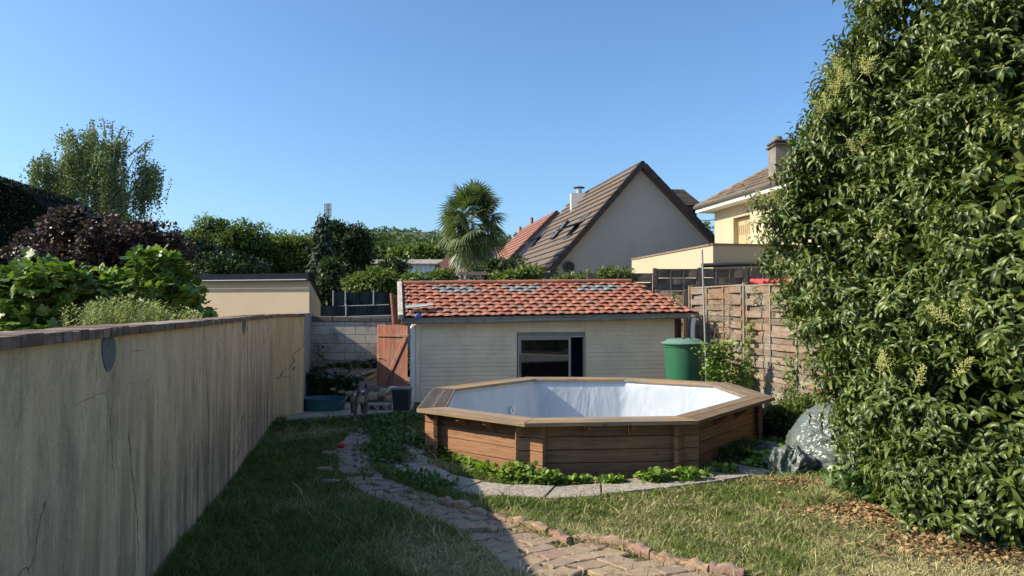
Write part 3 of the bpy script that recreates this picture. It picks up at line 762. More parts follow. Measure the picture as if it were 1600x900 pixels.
while zz < 1.78:
    z1 = zz+ph-.001
    for (x0, x1) in ((.0, wx0-.045), (wx0-.045, wx1+.035), (wx1+.035, SR)):
        tl = zE_l+(zE_r-zE_l)*x0/SR+.03; tr_ = zE_l+(zE_r-zE_l)*x1/SR+.03
        if zz > min(tl, tr_): continue
        if x0 > 0 and x1 < SR-.1 and zz < wz1+.03: continue
        lapboard(x0+.0015, x1-.0015, zz+random.uniform(-.0015, .0015)+(.012 if 0 < x0 < wx1 else 0)*0, min(z1, tl), min(z1, tr_))
    zz += ph
mb.build('siding', SID, shed)
# shell behind the siding
SHELL = plain('shed_blockwork', (.30,.27,.23), .95, .2, 3)
Db = 2.3
mb = MB()
def sbox(x0, x1, y0, y1, z0, z1): mb.obox(S0, SE, SN, UP, x0, x1, y0, y1, z0, z1)
sbox(-.02, wx0-.05, .012, .10, 0, zE_l-.02); sbox(wx1+.04, SR, .012, .10, 0, zE_l-.02); sbox(wx0-.05, wx1+.04, .012, .10, wz1+.03, zE_l-.02)
sbox(-.02, .08, .10, Db, 0, zE_l-.05); sbox(SR-.1, SR, .10, Db, 0, zE_l-.02); sbox(-.02, SR, Db, Db+.1, 0, 2.2); sbox(0, SR, .1, Db, -.02, .02)
mb.build('wall', SHELL, shed)
mb = MB(); sbox(-.115, -.012, -.04, .06, 0, zE_l-.03)
mb.build('corner_post', plain('white_paint', (.78,.76,.70), .5, .06, 4, .1), shed, bevel=.03)
mb = MB(); sbox(-.012, .075, -.035, -.023, 0.03, zE_l-.02); mb.build('corner_board', SID, shed, bevel=.003)
# sliding patio window
FR = plain('aluminium_frame', (.36,.35,.33), .45, .08, 5, .1)
m, t, b = nodes_mat('dark_glass'); b.inputs['Base Color'].default_value = (.012,.014,.018,1); b.inputs['Roughness'].default_value = .03; b.inputs['Specular IOR Level'].default_value = .9
gl = t.nodes.new('ShaderNodeBsdfTransparent'); gl.inputs[0].default_value = (.35,.37,.40,1); ms = t.nodes.new('ShaderNodeMixShader'); ms.inputs[0].default_value = .5
t.links.new(b.outputs[0], ms.inputs[1]); t.links.new(gl.outputs[0], ms.inputs[2]); t.links.new(ms.outputs[0], t.nodes['Material Output'].inputs[0]); GLASS = m
fr = MB()
mb = fr; sbox(wx0-.03, wx0, -.03, .08, 0, wz1); sbox(wx1, wx1+.03, -.03, .08, 0, wz1); sbox(wx0-.03, wx1+.03, -.03, .08, wz1, wz1+.035)
door = fr.build('sliding_window', FR, shed, bevel=.003)
xm = wx0+(wx1-wx0)*.80
mb = MB(); sbox(wx0+.001, wx0+.045, .0, .03, 0, wz1-.002); sbox(xm-.05, xm, .0, .03, 0, wz1-.002); sbox(wx0+.045, xm-.05, .0, .03, wz1-.05, wz1-.002)
mb.build('sash', FR, door, bevel=.002)
mb = MB(); sbox(wx0+.045, xm-.05, .012, .018, .02, wz1-.05); mb.build('pane', GLASS, door)
mb = MB(); sbox(wx0+.012, wx0+.026, -.02, -.001, .55, .95); mb.build('handle', plain('black_plastic', (.02,.02,.02), .4), door, bevel=.004)
# boards set behind the glass; the near-black one is added to darken the opening
mb = MB(); sbox(wx0+.62, wx0+.70, .45, 1.8, .02, 1.3); sbox(wx0+.70, wx1+1.6, .6, .64, .02, 1.45); mb.build('dark_backing', plain('dark_blue_board', (.015,.017,.03), .9), shed)
mb = MB(); sbox(wx0-.4, wx0+.58, 1.2, 1.26, .02, 1.3); mb.build('inner_back_panel', plain('inner_rubble', (.22,.19,.15), .95, .5, 5, .8, 20, dirt=(.05,.05,.03), dirt_scale=6), shed)
# roof ------------------------------------------------------------------
EY = .22
eL = W(632, 496.5, S0.y-.20); eR = W(1093, 488.5, S0.y-.20+5.7*SE.y/SE.x)
slope = .40
def ridge_from(px, py, p, dirxy):
    d = ray(px, py); best = None
    for q in np.linspace(.5, 5, 2000):
        P = Vector((p.x+dirxy.x*q, p.y+dirxy.y*q, p.z+slope*q)); ex = P-Vector((0,0,H)); y_ = 450-FPX*((ex.dot(Vector((0,-math.sin(PITCH),math.cos(PITCH)))))/ex.dot(Vector((0,math.cos(PITCH),math.sin(PITCH)))))
        if best is None or abs(y_-py) < best[0]: best = (abs(y_-py), q)
    return best[1]
q = ridge_from(636, 445, eL, SN); rL = eL+SN*q+UP*slope*q
rR = rL+(eR-eL)
def proj(P):
    ex = Vector(P)-Vector((0,0,H)); f = Vector((0,math.cos(PITCH),math.sin(PITCH))); u = Vector((0,-math.sin(PITCH),math.cos(PITCH)))
    return 800+FPX*ex.x/ex.dot(f), 450-FPX*ex.dot(u)/ex.dot(f)
umax = 1.0
for uq in np.linspace(.5, 1, 200):
    if proj(rL+(rR-rL)*uq)[0] < 985: umax = uq
NC, NR = 20, 10; nrm = (eR-eL).cross(rL-eL).normalized(); 
if nrm.z < 0: nrm = -nrm
def RP(u, v, h): return eL+(eR-eL)*u+(rL-eL)*v+nrm*h
def tile(mb, i, j, off):
    N = 8; u0 = (i+off)/NC; u1 = (i+1+off)/NC; v0 = j/NR; v1 = (j+1.12)/NR
    u0 = max(u0, 0)
    lift = .028+random.uniform(-.003, .004); tw = random.uniform(-.004, .004)
    def hh(s_, vv):
        wv = .026*max(0, math.sin(math.pi*min(1, s_/.62)))**1.3 if s_ < .62 else .010*math.sin(math.pi*(s_-.62)/.38)
        return wv+(lift)*(1-vv)+.002+tw*(s_-.5)
    o = len(mb.v); rows = [0, .5, 1]
    for vv in rows:
        for k in range(N+1):
            s_ = k/N; bul = .006*math.sin(math.pi*s_) if vv == 0 else 0
            mb.v.append(tuple(RP(u0+(u1-u0)*(.01+.98*s_), v0+(v1-v0)*vv-bul/2.0*3, hh(s_, vv))))
    for k in range(N+1):
        s_ = k/N; mb.v.append(tuple(RP(u0+(u1-u0)*(.01+.98*s_), v0+.006, hh(s_, 0)-.016)))
    W_ = N+1
    for r in range(2):
        for k in range(N): mb.f.append((o+r*W_+k, o+r*W_+k+1, o+(r+1)*W_+k+1, o+(r+1)*W_+k))
    for k in range(N): mb.f.append((o+3*W_+k, o+3*W_+k+1, o+k+1, o+k))
m, t, b = nodes_mat('clay_tile'); v = coords(t)
col = ramp(t, [(0, (.32,.10,.055)), (.35, (.39,.13,.07)), (.7, (.44,.165,.09)), (.92, (.35,.15,.10)), (1, (.25,.125,.085))], island(t))
col = mix(t, ramp(t, [(.45, (0,0,0)), (.68, (.75,)*3)], tnoise(t, v, 5, 8, .8)), col, (.16,.10,.075))
col = mix(t, ramp(t, [(.60, (0,0,0)), (.72, (.6,)*3)], tnoise(t, v, 16, 6, .8)), col, (.42,.30,.22))
t.links.new(col, b.inputs['Base Color']); b.inputs['Roughness'].default_value = .8; bump(t, b, tnoise(t, v, 60, 5, .7), .4, .006); TILE = m
m, t, b = nodes_mat('glass_tile'); v = coords(t); t.links.new(ramp(t, [(.3, (.17,.18,.17)), (.7, (.34,.35,.33))], tnoise(t, v, 12, 6, .7)), b.inputs['Base Color']); b.inputs['Roughness'].default_value = .3; GT = m
mb = MB(); gts = [MB(), MB(), MB()]
for j in range(NR):
    off = -.5*(j % 2)
    uend = 1+(umax-1)*(j+.5)/NR
    for i in range(NC+1):
        if (i+off)/NC > uend-.02 or (i+.6+off)/NC > uend+.02: continue
        cu = (i+.5+off)/NC; pxx, pyy = proj(RP(cu, (j+.5)/NR, .02)); g_ = None
        if j in (NR-3, NR-2):
            for gi, (a0, a1) in enumerate(((682, 742), (786, 848), (910, 973))):
                if a0 < pxx < a1: g_ = gi
        tile(gts[g_] if g_ is not None else mb, i, j, off)
roof = mb.build('tiled_roof', TILE, shed, smooth=True, autosmooth=35)
for gi, g in enumerate(gts):
    if g.v: g.build('glass_tiles', GT, roof, smooth=True, autosmooth=35)
# ridge tiles
mb = MB(); nrd = 15; A0 = rL+nrm*.03; A1 = rL+(rR-rL)*umax+nrm*.03
for k in range(nrd):
    p0 = A0.lerp(A1, k/nrd+.002); p1 = A0.lerp(A1, (k+1.06)/nrd); mb.tube([p0, p0.lerp(p1, .9), p1], [.062, .055, .054], 12)
mb.build('ridge_tiles', TILE, roof, smooth=True)
# roof underlay + boards
mb = MB(); mb.prism([RP(0,0,-.03), RP(1,0,-.03), RP(umax,1,-.03), RP(0,1,-.03)], nrm*.025); mb.build('roof_deck', plain('dark_board', (.08,.06,.045), .9, .3, 5), shed)
mb = MB(); mb.beam(RP(-.012, -.02, .03), RP(-.012, 1.02, .03), .10, .10, up=nrm); mb.build('verge_board', plain('old_white_mortar', (.50,.44,.36), .9, .35, 8, .7, 25, dirt=(.22,.17,.13), dirt_scale=9), shed, bevel=.01)
mb = MB(); mb.beam(RP(0,0,-.03)-SN*.0+UP*-.02, RP(1,0,-.03)+UP*-.02, .02, .075); mb.build('fascia', plain('grey_fascia', (.20,.17,.14), .9, .3, 6), shed)
# gutter, half round with brackets
g0 = W(628, 502.5, eL.y-.06); g1 = W(1094, 493, eR.y-.06); mb = MB(); N = 10; o = 0; seg = 24
rr_ = .055
for k in range(seg+1):
    p = g0.lerp(g1, k/seg)+UP*(.006*math.sin(k*.7)-.012*math.sin(math.pi*k/seg))
    for ri in (rr_, rr_-.006):
        for j in range(N+1):
            q_ = math.pi+math.pi*j/N; mb.v.append(tuple(p+SN*math.cos(q_)*ri+UP*math.sin(q_)*ri))
M_ = 2*(N+1)
for k in range(seg):
    for j in range(N):
        a = k*M_+j; mb.f.append((a, a+1, a+M_+1, a+M_)); a += N+1; mb.f.append((a, a+1, a+M_+1, a+M_))
    a = k*M_; mb.f.append((a, a+M_, a+M_+N+1, a+N+1)); mb.f.append((a+N, a+2*N+1, a+M_+2*N+1, a+M_+N))
for k in (0, seg): mb.f.append(tuple(k*M_+j for j in range(N+1)))
ZINC = plain('weathered_zinc', (.30,.31,.31), .5, .2, 8, .25, 40, metal=.35, dirt=(.16,.15,.13), dirt_scale=5)
gut = mb.build('gutter', ZINC, shed, smooth=True, autosmooth=60)
mb = MB(); p0 = W(632, 497, g0.y+.05); mb.beam(g0-UP*.05-SE*.005, g0+UP*.09-SE*.005, .012, .03); mb.build('gutter_bracket', ZINC, gut)
# downpipe
dpx, dz = on_face(1083, 500, .0)
dp = g0.lerp(g1, (1083-628)/466.0); mb = MB()
mb.tube([dp+UP*.0, dp-UP*.10, dp-UP*.2+SN*.04, dp-UP*.35+SN*.05, Vector((dp.x, dp.y, 0))+SN*.05+UP*.02], [.045]*5, 14); mb.build('downpipe', WHITEP, gut, smooth=True)
# open lean-to at the right end, its dark inside painted as a black back
mb = MB(); sbox(SR+.02, SR+.10, .05, .13, 0, zE_r-.02); mb.build('porch_post', plain('dark_stained_post', (.10,.07,.05), .85, .3, 5), shed)
mb = MB(); sbox(SR, SR+.75, 1.4, 1.45, 0, zE_r+.3); mb.build('porch_back', plain('opening_dark', (.03,.028,.025), .9, .3, 5), shed)

# objects lying on the roof edge
z0 = W(640, 489, eL.y+.1)
mb = MB(); p0 = RP(.005, .16, .11); p1 = RP(.095, .20, .12); mb.beam(p0, p1, .10, .022, up=nrm); mb.beam(p0-SN*.10-UP*.02, p1-SN*.10-SE*.12-UP*.02, .08, .02, up=nrm)
o = mb.build('plank', plain('painted_plank', (.33,.38,.35), .7, .2, 6, .4, 30), bevel=.004); tag(o, 'pair of grey-green painted boards lying on the roof corner above the gutter', 'board')
p = W(653.5, 494, g0.y-.02); mb = MB()
N = 26; vv = []
Rm, rm = .042, .022
for j in range(N):
    for k in range(12):
        a1 = 2*math.pi*j/N; a2 = 2*math.pi*k/12
        vv.append(p+SE*((Rm+rm*math.cos(a2))*math.cos(a1))+UP*((Rm+rm*math.cos(a2))*math.sin(a1))-SN*(rm*1.6*math.sin(a2)))
mb.add(vv, [(j*12+k, ((j+1) % N)*12+k, ((j+1) % N)*12+(k+1) % 12, j*12+(k+1) % 12) for j in range(N) for k in range(12)])
o = mb.build('tape_roll', plain('blue_plastic', (.05,.10,.42), .4, .15, 6, .1), smooth=True); tag(o, 'small blue ring hanging at the left end of the gutter', 'ring')

# =================================================================== RED GATE
gate = thing('gate', 'weathered red plank gate with diagonal brace beside the shed', 'gate', (W(612, 620, 13.95).x, 13.95, 0))
YG = 13.98; gx0 = W(586, 560, YG).x; gx1 = W(637, 560, YG).x; gz1 = W(610, 508, YG).z; gz0 = W(610, 624, YG).z
REDW = wood('red_paint_wood', (.40,.135,.075), 2, grey=(.38,.20,.14), gs=5, isl=.18, dark=.75)
mb = MB(); nb = 11
for k in range(nb):
    x0 = gx0+(gx1-gx0)*k/nb; x1 = gx0+(gx1-gx0)*(k+1)/nb; mb.box(x0+.002, YG, gz0+random.uniform(0, .006), x1-.002, YG+.02, gz1+random.uniform(-.008, .004)+.010*math.sin(k))
mb.build('planks', REDW, gate, bevel=.003)
mb = MB(); mb.box(gx0+.01, YG-.03, gz1-.235, gx1-.005, YG-.001, gz1-.19); mb.build('rail', REDW, gate, bevel=.003); mb = MB(); mb.box(gx0+.01, YG-.03, gz0+.03, gx1-.005, YG-.001, gz0+.085); mb.build('rail', REDW, gate, bevel=.003)
mb = MB(); mb.beam((gx0+.07, YG-.017, gz0+.087), (gx1-.055, YG-.017, gz1-.24), .032, .06, up=(0,0,1)); mb.build('brace', REDW, gate, bevel=.003)
BR = plain('old_brass', (.45,.34,.14), .45, .3, 20, .3, 50, metal=.6)
mb = MB(); zl = W(592, 559, YG).z; mb.box(gx0+.005, YG-.02, zl-.035, gx0+.055, YG-.001, zl+.035); mb.tube([(gx0+.03, YG-.02, zl), (gx0+.03, YG-.06, zl), (gx0+.09, YG-.06, zl-.01)], .008, 8); mb.build('latch', BR, gate)
mb = MB(); mb.box(gx1-.004, YG-.02, gz1-.20, gx1+.03, YG-.004, gz1-.17); mb.build('hinge', plain('rust', (.16,.07,.035), .9, .3, 20), gate); mb = MB(); mb.box(gx1-.004, YG-.02, gz0+.32, gx1+.03, YG-.004, gz0+.35); mb.build('hinge', plain('rust', (.16,.07,.035), .9, .3, 20), gate)
mb = MB(); mb.box(gx0-.02, YG+.03, 0, gx1+.02, YG+.12, gz0-.02)
_sw = gate
for ch in gate.children:
    co_ = ch.data.vertices
    for v_ in co_:
        q_ = (gx1-v_.co.x); v_.co.x = gx1-q_*1.03-(v_.co.y-YG)*.42; v_.co.y = v_.co.y+q_*.48
o = mb.build('doorstep', plain('dark_sleeper', (.11,.085,.065), .9, .3, 8, .6, 30)); tag(o, 'dark wooden sleeper forming the threshold under the red gate', 'step')

# =================================================================== GREEN WATER BARREL
bc = Vector((W(1068.5, 560, 13.55).x, 13.55, 0)); zl = W(1068, 536, 13.2).z
GREENP = plain('green_plastic', (.028,.125,.065), .38, .12, 2, .06, 25); GREENL = plain('faded_green_plastic', (.13,.22,.155), .5, .15, 4, .1, 25)
brl = thing('water_barrel', 'dark green plastic rain barrel with a paler lid at the shed corner', 'barrel', bc)
mb = MB(); mb.lathe(bc, [(0,.01), (.29,.01), (.30,.03), (.335,.5), (.372, zl-.09), (.385, zl-.085), (.39, zl-.02), (.372, zl-.02), (.36, zl-.07), (.30,.10), (0,.08)], 40); mb.build('body', GREENP, brl, smooth=True)
mb = MB(); mb.lathe(bc, [(.385, zl-.018), (.425, zl-.03), (.43, zl-.012), (.40, zl+.004), (.34, zl+.025), (.31, zl+.055), (.22, zl+.07), (.20, zl+.062), (0, zl+.068)], 40)
mb.build('lid', GREENL, brl, smooth=True)
mb = MB(); mb.box(bc.x-.09, bc.y-.22, zl+.052, bc.x+.0, bc.y-.18, zl+.085); mb.build('lid_handle', GREENP, brl, bevel=.008); mb = MB(); mb.box(bc.x+.06, bc.y-.22, zl+.052, bc.x+.12, bc.y-.18, zl+.085); mb.build('lid_handle', GREENP, brl, bevel=.008)
# thin metal pole
p0 = W(1097, 390, 13.1); p1 = W(1104, 600, 13.0); p1 = p0+(p1-p0)*((p0.z)/(p0.z-p1.z))
o = MB().tube([p1, p0], .017, 10).build('metal_pole', plain('galvanised', (.30,.29,.28), .5, .2, 10, .2, 40, metal=.5), smooth=True); tag(o, 'thin grey metal pole standing beside the green barrel', 'pole')

# =================================================================== BLACK BIN with rag
bc = G(628, 640.5, .06); bc.z = .061
bn = thing('dustbin', 'small black square bin with a light lid by the shed corner', 'bin', bc)
def taper_box(mb, c, w0, w1, z0, z1, th=.0):
    mb.hexa([(c.x-w0, c.y-w0, z0), (c.x+w0, c.y-w0, z0), (c.x+w0, c.y+w0, z0), (c.x-w0, c.y+w0, z0), (c.x-w1, c.y-w1, z1), (c.x+w1, c.y-w1, z1), (c.x+w1, c.y+w1, z1), (c.x-w1, c.y+w1, z1)])
mb = MB(); taper_box(mb, bc, .135, .16, .061, .44); mb.build('body', plain('charcoal_plastic', (.025,.027,.032), .5, .2, 6, .2, 30), bn, bevel=.02)
mb = MB(); taper_box(mb, bc, .172, .165, .442, .47); mb.build('lid', plain('dusty_lid', (.20,.18,.15), .8, .3, 8, .3, 20), bn, bevel=.008)
mb = MB(); pts = [Vector((bc.x-.06, bc.y-.1, .478)), Vector((bc.x-.15, bc.y-.12, .482)), Vector((bc.x-.20, bc.y-.13, .455)), Vector((bc.x-.235, bc.y-.13, .40)), Vector((bc.x-.26, bc.y-.13, .375))]
mb.tube(pts, [.016, .028, .038, .022, .012], 9); o = mb.build('rag', plain('white_cloth', (.6,.56,.52), .95, .15, 20, .8, 20), smooth=True)
dsp = o.modifiers.new('sub', 'SUBSURF'); dsp.levels = 1; dsp.render_levels = 1
tag(o, 'crumpled white rag hanging over the left edge of the black bin', 'rag')

# =================================================================== DOG BASKET
c = G(506, 640, .06); c.y += .02
TEAL = plain('teal_plastic', (.028,.12,.13), .45, .15, 3, .15, 30)
N = 56; a_, b2 = .40, .28; vv = []; 
def top_h(th):   # dip at the front right
    d_ = abs(((math.degrees(th)+360) % 360)-322); d_ = min(d_, 360-d_)
    return .215-.055*max(0, math.cos(math.radians(min(90, d_*2.4))))
rows = [(0, .86, .0, 0), (0, .90, .01, 0), (.5, .94, None, .5), (1, 1.0, None, 1), (1, 1.05, None, 1.0), (1, 1.05, None, .93), (1, 1.0, None, .93)]
prof = []
mb = MB(); R_ = []
for r in range(8):
    ring = []
    for j in range(N):
        th = 2*math.pi*j/N; h = top_h(th)
        k_, z_ = [(.84, .0), (.90, .004), (.95, h*.5), (.985, h*.92), (1.035, h*.96), (1.035, h), (.965, h), (.86, .03)][r]
        ring.append((c.x+a_*k_*math.cos(th), c.y+b2*k_*math.sin(th), c.z+z_))
    mb.v += ring
mb.v.append((c.x, c.y, c.z+.028)); mb.v.append((c.x, c.y, c.z+.0))
for r in range(7):
    for j in range(N): mb.f.append((r*N+j, r*N+(j+1) % N, (r+1)*N+(j+1) % N, (r+1)*N+j))
for j in range(N): mb.f.append((7*N+j, 7*N+(j+1) % N, 8*N)); mb.f.append(((j+1) % N, j, 8*N+1))
o = mb.build('dog_basket', TEAL, smooth=True, autosmooth=40); tag(o, 'oval teal plastic dog basket on the patio, empty, at the wall end', 'dog bed')

# pallet by the gate and weathered box on the bank
PAL = wood('pallet_wood', (.34,.28,.20), 0, grey=(.36,.33,.29), gs=6)
p = G(586, 641, .06); mb = MB(); X0 = p.x-.17
pl = thing('pallet', 'small grey wooden pallet lying on the patio right of the dog', 'pallet', (p.x, p.y, .06))
for k in range(4): mb.box(X0, p.y+k*.1, .135, X0+.42, p.y+k*.1+.075, .152)
mb.build('deck_boards', PAL, pl, bevel=.003)
mb = MB()
for k in range(3): mb.box(X0+.01+k*.165, p.y+.004, .061, X0+.08+k*.165, p.y+.37, .134)
mb.build('bearer', PAL, pl, bevel=.003)
q0 = W(553, 588, 14.9)
bx = thing('wooden_box', 'weathered pale wooden box with slanting lid on the ivy bank', 'box', (q0.x+.2, 14.9, q0.z-.25))
mb = MB(); zb = q0.z-.02
mb.beam((q0.x-.02, 14.75, zb), (q0.x+.40, 15.25, zb+.13), .34, .03, up=(-.3,0,1)); mb.build('lid', PAL, bx, bevel=.004)
mb = MB(); mb.hexa([(q0.x+.02,14.85,zb-.28),(q0.x+.24,14.80,zb-.28),(q0.x+.40,15.25,zb-.28),(q0.x+.18,15.3,zb-.28),(q0.x+.02,14.85,zb-.03),(q0.x+.24,14.80,zb-.03),(q0.x+.40,15.25,zb+.07),(q0.x+.18,15.3,zb+.07)]); mb.build('body', wood('box_wood', (.42,.37,.22), 2, gs=5), bx)

# small red ball on the grass
p = G(533, 697, .03); mb = MB(); vv = []
mb.lathe(Vector((p.x, p.y, .035)), [(.0001, -.045)]+[(.045*math.sin(math.pi*k/10), -.045*math.cos(math.pi*k/10)) for k in range(1, 10)]+[(.0001, .045)], 18)
o = mb.build('ball', plain('red_rubber', (.5,.02,.02), .5), smooth=True); tag(o, 'small red ball lying in the shaded grass left of the path', 'ball')

# =================================================================== EDGING STONES along the path
eg = [(686,785),(738,801),(781,814),(835,827),(874,842),(916,846),(962,853),(1000,866),(1056,879),(1105,894),(1163,904)]
gp = [G(x, y) for x, y in eg]; ES = plain('sandstone', (.36,.24,.16), .9, .3, 5, .8, 22, dirt=(.26,.17,.12), dirt_scale=7)
ES2 = plain('pink_sandstone', (.32,.20,.15), .9, .3, 5, .8, 22, dirt=(.22,.14,.11), dirt_scale=7)
L = 0; seg_ = []
tot_ = sum((gp[k+1]-gp[k]).length for k in range(len(gp)-1)); cnt = int(tot_/.235)
def at(s_):
    for k in range(len(gp)-1):
        l = (gp[k+1]-gp[k]).length
        if s_ <= l or k == len(gp)-2: return gp[k]+(gp[k+1]-gp[k])*(s_/l), (gp[k+1]-gp[k]).normalized()
        s_ -= l
ordn = ['first', 'second', 'third', 'fourth', 'fifth', 'sixth', 'seventh', 'eighth', 'ninth', 'tenth', 'eleventh', 'twelfth', 'thirteenth', 'fourteenth', 'fifteenth', 'sixteenth', 'seventeenth', 'eighteenth', 'nineteenth', 'twentieth', 'twenty-first', 'twenty-second']
for k in range(cnt):
    s_ = tot_*(k+.5)/cnt; p, d = at(s_); ln = tot_/cnt*.49; nrv = Vector((-d.y, d.x, 0)); mb = MB(); n1, n2 = 10, 8; vs = []
    for j in range(n1+1):
        q_ = -1+2*j/n1; rz = (.050+.012*math.cos(q_*math.pi*1.5)+random.uniform(-.008, .008))*(1 if abs(q_) < .99 else .8); ry = .042*(1 if abs(q_) < .99 else .8)
        for i in range(n2):
            a = 2*math.pi*i/n2; cz = math.copysign(abs(math.sin(a))**.6, math.sin(a)); cy = math.copysign(abs(math.cos(a))**.6, math.cos(a))
            f = 1+.18*mnoise.noise(Vector((q_*2+k*5, cy, cz)))
            vs.append(p+d*(q_*ln)+nrv*(cy*ry*f+.012*math.sin(k*2.3))+UP*(.016+.012*math.sin(k*1.7)+.012*q_*math.sin(k*3.1)+cz*rz*f))
    fs = [(j*n2+i, j*n2+(i+1) % n2, (j+1)*n2+(i+1) % n2, (j+1)*n2+i) for j in range(n1) for i in range(n2)]+[tuple(range(n2))[::-1], tuple(n1*n2+i for i in range(n2))]
    mb.add(vs, fs); o = mb.build('edging_stone', ES if k % 3 else ES2, smooth=True, autosmooth=45)
    tag(o, '%s %s sandstone edging block along the path, counted from the pool end' % (ordn[k], 'buff' if k % 3 else 'pinkish'), 'edging stone', 'scalloped edging stones beside the path')
for k, (x, y, l) in enumerate([(515,712,'upper'), (507,737,'middle'), (516,757,'lower')]):
    p = G(x, y); o = rock(Vector((p.x, p.y, .02)), (.10, .06, .035), 20+k).build('stone', ES2, smooth=True, autosmooth=45); tag(o, l+' of three pinkish stones half buried left of the shaded path', 'stone', 'stones on the left of the path')
# =================================================================== WOVEN FENCES
FW = wood('fence_wood', (.26,.165,.105), 1, grey=(.30,.25,.195), gs=5, isl=.5, dark=.6)
FWV = wood('fence_post_wood', (.30,.22,.15), 2, grey=(.31,.26,.21), gs=5, isl=.3)
FWD = wood('old_fence_wood', (.16,.125,.095), 0, grey=(.17,.155,.135), gs=5, isl=.35)
def woven_panel(fence, p0, p1, z0, z1, mat, matv, nb=9, nbat=3):
    """lap panel between two foot points"""
    e = (p1-p0); L = e.length; e.normalize(); n = Vector((e.y, -e.x, 0)); h = (z1-z0-.07)/nb
    mb = MB(); seg = 14
    for r in range(nb):
        za = z0+.03+r*h; zb = za+h*(1.05 if r % 2 else .93); ph = 1 if r % 2 else -1; o = len(mb.v); sag = random.uniform(-.006, .006)
        for k in range(seg+1):
            t = k/seg; off = ph*.030*math.cos(math.pi*(nbat-1)*t*1.0)+(.010 if r % 2 else -.004)
            P = p0+e*(L*(.015+.97*t))
            for dz, th in ((za, .006), (zb, .006), (zb, -.006), (za, -.006)): mb.v.append((P.x+n.x*(off+th), P.y+n.y*(off+th), dz+sag*math.sin(t*3)))
        for k in range(seg):
            for j in range(4): a = o+k*4; mb.f.append((a+j, a+4+j, a+4+(j+1) % 4, a+(j+1) % 4))
        mb.f.append((o, o+1, o+2, o+3)); mb.f.append((o+seg*4+3, o+seg*4+2, o+seg*4+1, o+seg*4))
    pan = mb.build('panel', mat, fence)
    mb = MB()
    for k in range(nbat+1):
        mb = MB(); t = (k)/(nbat); P = p0+e*(L*(.02+.96*t)); side = .0
        mb.obox(Vector((P.x, P.y, 0)), e, n, UP, -.014, .014, -.033, .033, z0, z1-.03)
        mb.build('batten', matv, pan)
    mb = MB(); mb.obox(Vector((p0.x, p0.y, 0)), e, n, UP, .0, L, -.035, .035, z1-.03, z1); mb.build('top_rail', matv, pan, bevel=.004); mb = MB(); mb.obox(Vector((p0.x, p0.y, 0)), e, n, UP, .0, L, -.03, .03, z0, z0+.028); mb.build('bottom_rail', matv, pan, bevel=.004)
def fpost(fence, p, z1, mat, s=.045, z0=0):
    mb = MB(); mb.box(p.x-s, p.y-s, z0, p.x+s, p.y+s, z1); return mb.build('post', mat, fence, bevel=.006)
FA = Vector((W(1164,444,13.8).x, 13.8, 0)); FB = Vector((W(1299,500,11.3).x, 11.3, 0)); fd = (FB-FA).normalized()
FC = FA-fd*2.3; pts = [FC, FA, FB, FB+fd*2.5, FB+fd*5.0, FB+fd*7.5]
ZT = W(1164, 444, 13.8).z; ZB = ZT-1.95
f1 = thing('woven_fence', 'sunlit weathered woven wooden panel fence right of the pool', 'fence', (FA.x, FA.y, 0))
for k in range(len(pts)-1):
    woven_panel(f1, pts[k]+fd*.05, pts[k+1]-fd*.05, ZB, ZT-.02*k, FW, FWV, 16)
    fpost(f1, pts[k], ZT+.03, FWV)
    MB().obox(pts[k], fd, Vector((fd.y,-fd.x,0)), UP, .05, (pts[k+1]-pts[k]).length-.05, -.02, .02, 0, ZB-.005).build('gravel_board', plain('concrete_board', (.24,.21,.17), .95, .3, 5), f1)
fpost(f1, pts[-1], ZT+.03, FWV)
f3 = thing('woven_fence', 'short pale woven fence panel showing between the tiled roof edge and the sunlit fence', 'fence', (3.6, 16.6, 0))
a = Vector((W(1031,453,16.9).x, 16.9, 0)); b_ = Vector((W(1066,453,16.9).x, 16.75, 0)); zt = W(1050,454,16.9).z
woven_panel(f3, a, b_, zt-1.9, zt, wood('fence_wood_back', (.33,.22,.14), 0, grey=(.36,.30,.23), gs=5), FWV, 10, 2); fpost(f3, b_+Vector((.06,0,0)), zt+.02, FWD); fpost(f3, a-Vector((.06,0,0)), zt+.02, FWV)
f2 = thing('woven_fence', 'dark old woven fence along the foot of the cream annex wall', 'fence', (5, 17.6, 0))
fxs = [920, 1023, 1093, 1165, 1240, 1330, 1420]; zt = None
fp = [Vector((W(x, 420, 17.4).x, 17.4, 0)) for x in fxs]
for k in range(len(fp)-1):
    z1 = W(fxs[k], 427 if k == 0 else 421-k*.8, 17.4).z
    woven_panel(f2, fp[k]+Vector((.05,0,0)), fp[k+1]-Vector((.05,0,0)), z1-1.5, z1, FWD, FWD, 8, 3); fpost(f2, fp[k], z1+.02, FWD)
    MB().box(fp[k].x+.05, 17.38, 0, fp[k+1].x-.05, 17.42, z1-1.505).build('gravel_board', MC['concrete_board'], f2)
fpost(f2, fp[-1], W(1420,416,17.4).z, FWD)
# something red lying just over the fence: a strip of red roofing
a = W(1192, 441, 15.2); b_ = W(1285, 437, 15.2); mb = MB()
for k in range(12):
    x0 = a.x+(b_.x-a.x)*k/12; x1 = a.x+(b_.x-a.x)*(k+.9)/12; mb.tube([(x0, 15.1, a.z-.02), (x0, 15.9, a.z+.06)], .05, 8); 
mb.box(a.x, 15.1, a.z-.16, b_.x, 15.9, a.z-.04); mb.box(a.x+.1, 15.2, 0, a.x+.2, 15.3, a.z-.16); mb.box(b_.x-.2, 15.2, 0, b_.x-.1, 15.3, a.z-.16)
o = mb.build('red_canopy', plain('red_sheet', (.48,.06,.05), .5, .15, 5)); tag(o, 'strip of bright red roofing just visible over the fence beside the laurel', 'roofing')
